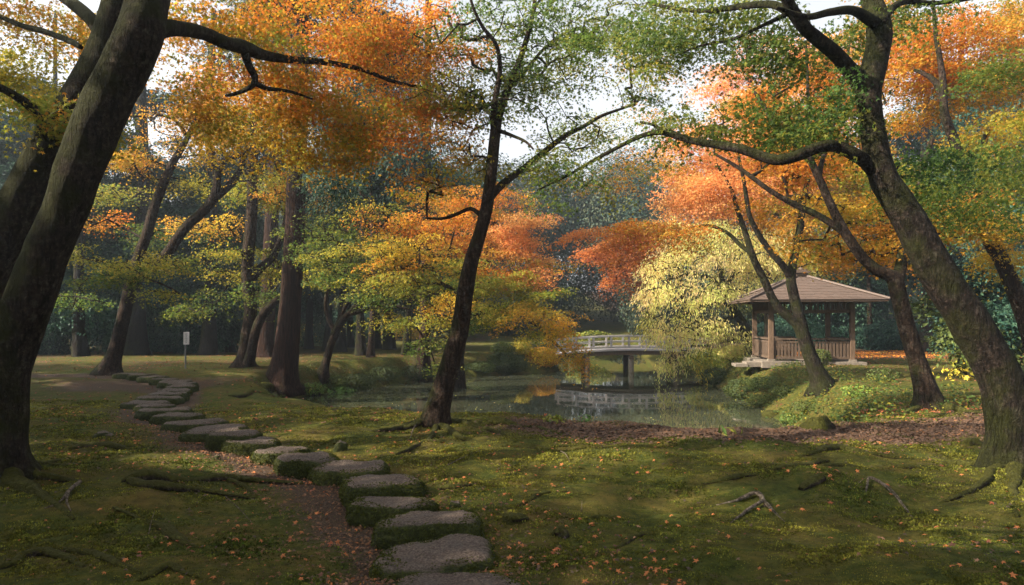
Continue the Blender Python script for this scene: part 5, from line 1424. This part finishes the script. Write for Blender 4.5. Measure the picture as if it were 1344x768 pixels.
# ------------------------------------------------------------------ shrubs
def shrub(label, px, py, rx, ry, key, seed, d=None, leaf=0.055, dens=2.6, deep=0.8, name="shrub", kind='oval', flat=0.9, mat=None):
    rs = np.random.default_rng(seed)
    if d is None: x, d, z = at(px, py)
    else:
        x = (px - CX) / F * d; z = EYE - (py - HY) / F * d
    a, c = rx / F * d, ry * 1.0 / F * d
    b = a * deep
    n = int(min(dens * math.pi * rx * ry * 1.6 / max((leaf * F / d) ** 2 * 0.3, 0.5), 16000))
    v = norm(rs.normal(size=(n, 3)))
    lump = 1 + 0.16 * noise3(v[:, 0] * 2.4 + seed, v[:, 1] * 2.4, v[:, 2] * 2.4, seed) + 0.06 * noise3(v[:, 0] * 7 + seed, v[:, 1] * 7, v[:, 2] * 7, seed + 2)
    r = (1 - 0.35 * rs.random(n) ** 2.2) * lump
    pos = v * r[:, None] * np.array([a, b, c]) + np.array([x, d, z + c * 0.75])
    pos = pos[pos[:, 2] > z - 0.4 * c - 0.15]
    v = v[:len(pos)]
    n = len(pos)
    nr = norm(pos - np.array([x, d, z + 0.5 * c])) + rs.normal(size=(n, 3)) * flat * 0.6 + np.array([0, 0, 0.3])
    V, Fq, fc = place_leaves(kind, pos, nr, rs.normal(size=(n, 3)), leaf * (0.7 + 0.6 * rs.random(n)), pick_colours(key, n, rs))
    o = make_mesh(name, V, Fq, mat or EVER, None, (x, d, z), False, {"leaf_colour": ('FACE', 'FLOAT_COLOR', fc)})
    return tag(o, label, "shrub")

shrub("large clipped dark green bush at the left shore of the pond", 664, 489, 27, 15, 'mossbush', 61)
shrub("low dark bush on the shore left of the clipped bush", 630, 489, 20, 8, 'mossbush', 62)
shrub("dark overhanging bush on the left bank", 505, 498, 24, 10, 'mossbush', 63, dens=2.0)
shrub("small dark bush at the waterline left of the low bush", 548, 497, 26, 10, 'mossbush', 64, dens=2.0)
shrub("dark mossy bush at the waterline below the slope with thin trunks", 470, 512, 26, 11, 'mossbush', 86, dens=2.2)
shrub("dark low bush on the left bank straight above the waterline", 590, 492, 24, 9, 'mossbush', 87, dens=2.2)
shrub("small dark tuft of bush between the ferny clump and the mossy bush", 440, 508, 18, 8, 'shrub', 88, dens=1.8)
shrub("rounded light green clipped bush behind the left shore", 683, 463, 16, 9, 'lime', 65, leaf=0.07)
shrub("grey-green clipped bush beside the rounded light green one", 660, 464, 16, 9, 'shrub', 66, leaf=0.07)
shrub("orange low azalea bush under the drooping maple at the shore", 712, 480, 24, 14, 'amber', 67, leaf=0.07, mat=LEAF)
shrub("small bush in front of the pavilion railing on the right", 1076, 478, 16, 11, 'shrub', 68, leaf=0.05)
shrub("brown-green mound of shrub at the right shore", 975, 522, 24, 15, 'shrub', 69)
shrub("low moss-topped shrub at the waterline on the right", 1000, 532, 20, 8, 'shrub', 70)
shrub("sunlit yellow shrub below the pavilion steps", 938, 482, 40, 14, 'lime', 71, leaf=0.07, mat=LEAF)
shrub("pale shrub left of the pavilion above the shore", 970, 470, 28, 10, 'pale', 72, leaf=0.07, mat=LEAF)
shrub("dark shrub hanging over the shore under the sunlit shrub", 940, 503, 22, 11, 'mossbush', 73)
shrub("shrub at the shore beneath the weeping maple", 905, 492, 26, 12, 'lime', 74, leaf=0.06)
shrub("leafy shrub on the slope below the pavilion", 1010, 508, 30, 8, 'shrub', 75)
shrub("small rounded bush halfway down the slope left of the two-stemmed dark tree", 1030, 520, 20, 8, 'shrub', 101, leaf=0.05)
shrub("ragged low bush between the pavilion slope and the mossy boulder", 1060, 540, 24, 8, 'shrub', 102, leaf=0.05, dens=1.6)
shrub("loose low plant on the slope right of the two-stemmed dark tree", 1130, 520, 26, 9, 'green', 103, leaf=0.06, dens=1.1)
shrub("loose low plant on the slope near the lit leaning trunk's left side", 1160, 500, 20, 10, 'shrub', 104, leaf=0.06, dens=1.0)
rock("grey shore stone under the brown-green mound of shrub", 968, 536, 22, 8, ROOT_MAT, seed=21)
rock("flat shore stone at the waterline under the low moss-topped shrub", 1012, 546, 26, 7, ROOT_MAT, seed=22)
rock("dark shore stone below the weeping maple", 925, 507, 20, 8, ROOT_MAT, seed=23)
rock("dark stone at the left shore in front of the low dark bush", 612, 500, 20, 6, ROOT_MAT, seed=24)
shrub("bright green ferny clump at the left end of the pond", 410, 517, 20, 8, 'green', 76, leaf=0.11, kind='blade', name="fern_clump")
shrub("ferny clump hanging at the pond's left corner beside the bank", 445, 524, 22, 9, 'deep', 77, leaf=0.11, kind='blade', name="fern_clump")
shrub("small leafy plant on the near bank by the water", 728, 556, 15, 6, 'green', 78, leaf=0.07, name="bank_plant", dens=1.2)
shrub("second leafy plant on the near bank, nearer the middle of the water", 768, 556, 8, 8, 'deep', 79, leaf=0.06, name="bank_plant", dens=1.0)
shrub("bright grassy clump at the waterline on the right near bank", 955, 572, 22, 6, 'green', 80, leaf=0.14, kind='blade', name="grass_clump", dens=1.0)
shrub("green leafy clump beside the mossy boulder at the water", 1040, 556, 18, 8, 'green', 81, leaf=0.06, dens=1.4)
shrub("yellow sunlit bush glowing far behind the cedar", 420, 448, 40, 14, 'yellow', 82, d=52, leaf=0.2, mat=LEAF)
shrub("yellow sunlit bush glowing far behind the clearing trunks", 520, 446, 40, 12, 'yellow', 83, d=54, leaf=0.2, mat=LEAF)
shrub("green shrub behind the left end of the footbridge", 775, 455, 30, 12, 'green', 84, d=50, leaf=0.15)
shrub("low green bush at the far shore behind the footbridge", 830, 470, 44, 8, 'far', 85, d=52.5, leaf=0.15)
for k, (px, rx, ry, dd, lab) in enumerate([(1040, 60, 26, 38, "dark broad shrub behind the pavilion's back railing"), (1170, 44, 24, 39, "dark shrub at the back of the lit leaf carpet"),
                                           (1250, 50, 30, 37, "dark shrub mass behind the forked tree"), (60, 80, 64, 34.5, "dark evergreen shrub at the far left edge of the clearing"),
                                           (165, 75, 66, 37, "dark evergreen shrub behind the thick dark trunk"), (240, 70, 60, 36.5, "dark evergreen shrub behind the notice board"), (312, 66, 60, 38.5, "dark evergreen shrub left of the cedar pair"), (-20, 70, 80, 33, "tall dark evergreen shrub cut by the left edge, behind the big trunks"),
                                           (385, 46, 40, 44, "dark evergreen shrub right of the near cedar"), (455, 40, 34, 46, "low dark shrub behind the leaning dark trunk")]):
    shrub(lab, px, 462, rx, ry, 'ever', 90 + k, d=dd, leaf=0.12, dens=2.8)

# ------------------------------------------------------------------ the far wood on the rise beyond the pond
def far_woods():
    rs = np.random.default_rng(77)
    C, A, K = [], [], []
    for k in range(150):
        y = 54 + 36 * rs.random()
        x = (rs.random() * 2 - 1) * y * 0.85
        h = 6 + 7 * rs.random()
        top = (1.6 + (HY - 195) / F * y) * (0.62 + 0.42 * rs.random())
        zc = top - h * 0.45
        C.append((x, y, zc)); A.append((2.6 + 1.8 * rs.random(), 2.4, h * 0.5)); K.append('far' if rs.random() < 0.8 else 'ever')
    for k in range(34):      # the slope straight behind the footbridge
        y = 57 + 14 * rs.random(); x = -7 + 19 * rs.random()
        h = 6 + 3 * rs.random(); top = 4 + 12 * rs.random() * (y / 66)
        C.append((x, y, top - h * 0.4)); A.append((2.8 + 1.2 * rs.random(), 2.4, h * 0.5)); K.append('far')
    for k in range(70):      # understorey closing the view at the ground
        y = 50 + 12 * rs.random(); x = (rs.random() * 2 - 1) * y * 0.85
        if abs(x - 5) < 5 and y < 53.5: continue
        C.append((x, y, 2.2 + 1.5 * rs.random())); A.append((3, 2, 2.6)); K.append('far')
    V_, F_, C_ = [], [], []; off = 0
    for (c, a, key) in zip(C, A, K):
        n = int(2100 + 560 * a[0])
        v = norm(rs.normal(size=(n, 3)))
        lump = 1 + 0.25 * noise3(v[:, 0] * 2.2 + c[0], v[:, 1] * 2.2, v[:, 2] * 3.2, 5)
        p = v * (lump * (1 - 0.4 * rs.random(n) ** 2))[:, None] * np.array(a) + np.array(c)
        V, Fq, fc = place_leaves('oval', p, v + rs.normal(size=(n, 3)) * 0.5 + np.array([0, 0, 0.5]), rs.normal(size=(n, 3)), 0.21 * (0.7 + 0.6 * rs.random(n)), pick_colours(key, n, rs))
        V_.append(V); F_.append(Fq + off); C_.append(fc); off += len(V)
    o = make_mesh("far_woods", np.vstack(V_), np.vstack(F_), EVER, None, (0, 60, 0), False, {"leaf_colour": ('FACE', 'FLOAT_COLOR', np.vstack(C_))})
    tag(o, "hazy blue-green wood closing the view beyond the pond", "woods", kind='stuff')
far_woods()

# ------------------------------------------------------------------ fallen leaves, moss and ground cover
def scatter_ground():
    rs = np.random.default_rng(5)
    # fallen leaves
    def lay(n, x, y, size, key, kind, acc):
        k = poly_sd(x, y, POND) > 0.5
        x, y = x[k], y[k]; n = len(x)
        z = gz(x, y) + 0.016 + 0.012 * rs.random(n)
        acc.append(place_leaves(kind, np.stack([x, y, z], 1), np.stack([rs.normal(size=n) * 0.4, rs.normal(size=n) * 0.4 - 0.15, np.ones(n)], 1), rs.normal(size=(n, 3)), size * (0.4 + 1.0 * rs.random(n)), pick_colours(key, n, rs)))
    near_, far_ = [], []
    n = 16000                                # foreground moss: thin, in loose drifts
    y = 3.3 + 10 * rs.random(n) ** 1.3; x = (rs.random(n) * 2 - 1) * (y * 0.74 + 0.4)
    k = rs.random(n) < 0.05 + 0.5 * np.clip(fbm2(x * 1.3, y * 1.3, 50), 0, 1) ** 1.5 + 0.25 * np.exp(-(dirt_dist(x, y) / 0.8) ** 2)
    lay(0, x[k], y[k], 0.043, 'dead', 'maple', near_)
    n = 14000
    y = 3.3 + 10 * rs.random(n) ** 1.3; x = (rs.random(n) * 2 - 1) * (y * 0.74 + 0.4)
    k = rs.random(n) < 0.06 + 0.6 * np.clip(fbm2(x * 1.3, y * 1.3, 50), 0, 1) ** 1.5 + 0.3 * np.exp(-(dirt_dist(x, y) / 0.8) ** 2)
    lay(0, x[k], y[k], 0.034, 'litter', 'tri', far_)
    n = 9000                                 # crumbled litter along the stones
    t = rs.integers(0, 14, n); pp = np.array(PATH)
    f_ = rs.random((n, 1)); c = pp[t] * (1 - f_) + pp[t + 1] * f_ + rs.normal(size=(n, 2)) * np.array([0.45, 0.3]) - np.array([0.15, 0])
    lay(0, c[:, 0], c[:, 1], 0.032, 'litter', 'tri', far_)
    n = 26000                                # the brown leafy path
    t = rs.integers(0, len(BROWN) - 1, n); pp = np.array(BROWN)
    f_ = rs.random((n, 1)); c = pp[t] * (1 - f_) + pp[t + 1] * f_ + rs.normal(size=(n, 2)) * np.array([0.4, 0.45])
    lay(0, c[:, 0], c[:, 1], 0.055, 'litter', 'tri', far_)
    n = 30000                                # farther clearing
    y = 11 + 24 * rs.random(n); x = (rs.random(n) * 2 - 1) * y * 0.76
    k = rs.random(n) < 0.12 + 0.5 * np.clip(fbm2(x * 0.6, y * 0.6, 52), 0, 1) + 0.4 * sstep(20, 26, y)
    lay(0, x[k], y[k], 0.07, 'dead', 'tri', far_)
    n = 9000                                 # bright carpet behind the pavilion
    x = 11 + 13 * rs.random(n); y = 29.3 + 8 * rs.random(n)
    k = rs.random(n) < 0.8 * sstep(29, 30.5, y)
    lay(0, x[k], y[k], 0.09, 'orange', 'tri', far_)
    n = 900                                  # and at the foot of the leaning tree
    x = 7.6 + rs.normal(size=n) * 1.1; y = 12.9 + rs.normal(size=n) * 0.45
    lay(0, x, y, 0.055, 'dead', 'tri', far_)
    for nm, acc, lab in (("fallen_leaves", near_, "single fallen maple leaves dotted over the foreground moss"), ("leaf_litter", far_, "brown leaf litter covering the soil, the path and the clearing")):
        off, Vs, Fs, Cs = 0, {}, {}, []
        V_, F_, C_ = [], [], []
        for V, Fq, fc in acc:
            V_.append(V); F_.append(Fq + off); C_.append(fc); off += len(V)
        o = make_mesh(nm, np.vstack(V_), F_, DEAD, None, (0, 8, 0), False, {"leaf_colour": ('FACE', 'FLOAT_COLOR', np.vstack(C_))})
        tag(o, lab, "fallen leaves", kind='stuff')
    # moss tufts
    n = 520000
    y = 3.4 + (15 - 3.4) * rs.random(n) ** 1.6
    x = (rs.random(n) * 2 - 1) * (y * 0.74 + 0.3)
    dd = dirt_dist(x, y); bd = line_d(x, y, BROWN)
    cl = fbm2(x * 2.5, y * 2.5, 60)
    pr = np.clip(0.75 + 0.35 * cl, 0.1, 1) * (1 - 0.95 * np.exp(-(dd / (0.75 + 0.2 * cl)) ** 4)) * (1 - 0.95 * np.exp(-(bd / 0.7) ** 4))
    k = (rs.random(n) < pr) & (poly_sd(x, y, POND) > 0.6)
    x, y, cl = x[k], y[k], cl[k]; n = len(x)
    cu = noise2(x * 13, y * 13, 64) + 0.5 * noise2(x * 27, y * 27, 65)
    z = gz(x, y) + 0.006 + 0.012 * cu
    s = 0.0145 * (0.6 + 0.8 * rs.random(n)) * np.clip(1 + 0.8 * cl, 0.6, 1.9) * (1 + 0.35 * (y > 8) + 0.3 * (y > 11))
    t = np.clip(0.5 + 0.35 * fbm2(x * 0.9, y * 0.9, 62) + 0.18 * rs.normal(size=n) + 0.10 * (y > 8), 0, 1)[:, None]
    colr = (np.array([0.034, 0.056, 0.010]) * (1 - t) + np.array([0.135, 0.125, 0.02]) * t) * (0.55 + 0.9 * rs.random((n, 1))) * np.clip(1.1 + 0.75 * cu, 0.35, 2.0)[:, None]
    V, Fq, fc = place_leaves('oval', np.stack([x, y, z], 1), rs.normal(size=(n, 3)) + np.array([0, -0.2, 0.5]), np.stack([rs.normal(size=n) * 0.5, rs.normal(size=n) * 0.5, np.abs(rs.normal(size=n)) + 0.3], 1), s, colr)
    o = make_mesh("moss", V, Fq, MOSS_BLADE, None, (0, 8, 0), False, {"leaf_colour": ('FACE', 'FLOAT_COLOR', fc)})
    tag(o, "short green moss carpeting the ground", "moss", kind='stuff')
    # low leafy ground cover on the pond banks
    n = 200000
    x = -8 + 24 * rs.random(n); y = 12 + 26 * rs.random(n)
    sd = poly_sd(x, y, POND)
    right = (x > 4.2) & (sd > 0.1) & (sd < 3.0 + 1.2 * noise2(x, y, 4)) & (y > 11.6)
    left = (x < 2.5) & (y > 17.5) & (sd > 0.1) & (sd < 0.8 + 0.5 * noise2(x, y, 6))
    nearb = (y < 17) & (x < 5) & (sd > 0.0) & (sd < 0.9) & (rs.random(n) < 0.35)
    k = (right & (rs.random(n) < 0.95)) | (left & (rs.random(n) < 0.7)) | nearb
    x, y = x[k], y[k]; n = len(x)
    pat = fbm2(x * 1.4, y * 1.4, 70)
    k = rs.random(n) < np.clip(0.62 + 0.7 * pat, 0.08, 1)
    x, y, pat = x[k], y[k], pat[k]; n = len(x)
    z = gz(x, y) + 0.02 + 0.22 * rs.random(n) * np.clip(0.5 + pat, 0.1, 1)
    col_ = np.where((x > 3)[:, None], pick_colours('green', n, rs) * np.array([0.48, 0.5, 0.6]), pick_colours('shrub', n, rs) * 0.9)
    alt = (rs.random(n) < 0.3) & (x > 3)
    col_[alt] = pick_colours('lime', int(alt.sum()), rs) * 0.4
    V, Fq, fc = place_leaves('oval', np.stack([x, y, z], 1), rs.normal(size=(n, 3)) * 0.5 + np.array([0, -0.3, 1.0]), rs.normal(size=(n, 3)), 0.062 * (0.5 + 0.9 * rs.random(n)), col_)
    o = make_mesh("ground_cover", V, Fq, EVER, None, (4, 20, 0), False, {"leaf_colour": ('FACE', 'FLOAT_COLOR', fc)})
    tag(o, "low ivy-like ground cover on the pond banks", "ground cover", kind='stuff')
    # leaves afloat
    n = 420
    x = -4 + 12 * rs.random(n); y = 14 + 24 * rs.random(n)
    k = (poly_sd(x, y, POND) < -0.3) & (fbm2(x * 0.5, y * 0.3, 81) > 0.0)
    x, y = x[k], y[k]; n = len(x)
    V, Fq, fc = place_leaves('tri', np.stack([x, y, np.full(n, WATER + 0.008)], 1), rs.normal(size=(n, 3)) * 0.03 + np.array([0, 0, 1.0]), rs.normal(size=(n, 3)), 0.055 * (0.7 + 0.6 * rs.random(n)), pick_colours('pale', n, rs))
    o = make_mesh("floating_leaves", V, Fq, DEAD, None, (2, 24, WATER), False, {"leaf_colour": ('FACE', 'FLOAT_COLOR', fc)})
    tag(o, "few pale leaves afloat on the pond", "fallen leaves", kind='stuff')
scatter_ground()

# ------------------------------------------------------------------ misty air
def haze():
    lo, hi = np.array([-150, -40, -9.0]), np.array([150, 180, 34.0])
    v = np.array([[x, y, z] for x in (lo[0], hi[0]) for y in (lo[1], hi[1]) for z in (lo[2], hi[2])])
    f = np.array([[0, 1, 3, 2], [4, 6, 7, 5], [0, 4, 5, 1], [2, 3, 7, 6], [0, 2, 6, 4], [1, 5, 7, 3]])
    m = bpy.data.materials.new("misty_air"); m.use_nodes = True
    nt = m.node_tree
    nt.nodes.remove(nt.nodes["Principled BSDF"])
    pv = nt.nodes.new("ShaderNodeVolumePrincipled")
    pv.inputs["Color"].default_value = (0.76, 0.88, 1.0, 1)
    pv.inputs["Density"].default_value = HAZE
    pv.inputs["Anisotropy"].default_value = 0.5
    nt.links.new(pv.outputs[0], nt.nodes["Material Output"].inputs["Volume"])
    tag(make_mesh("haze", v, f, m, None, (0, 60, 0), False), kind='stuff')
HAZE = 0.0016
haze()
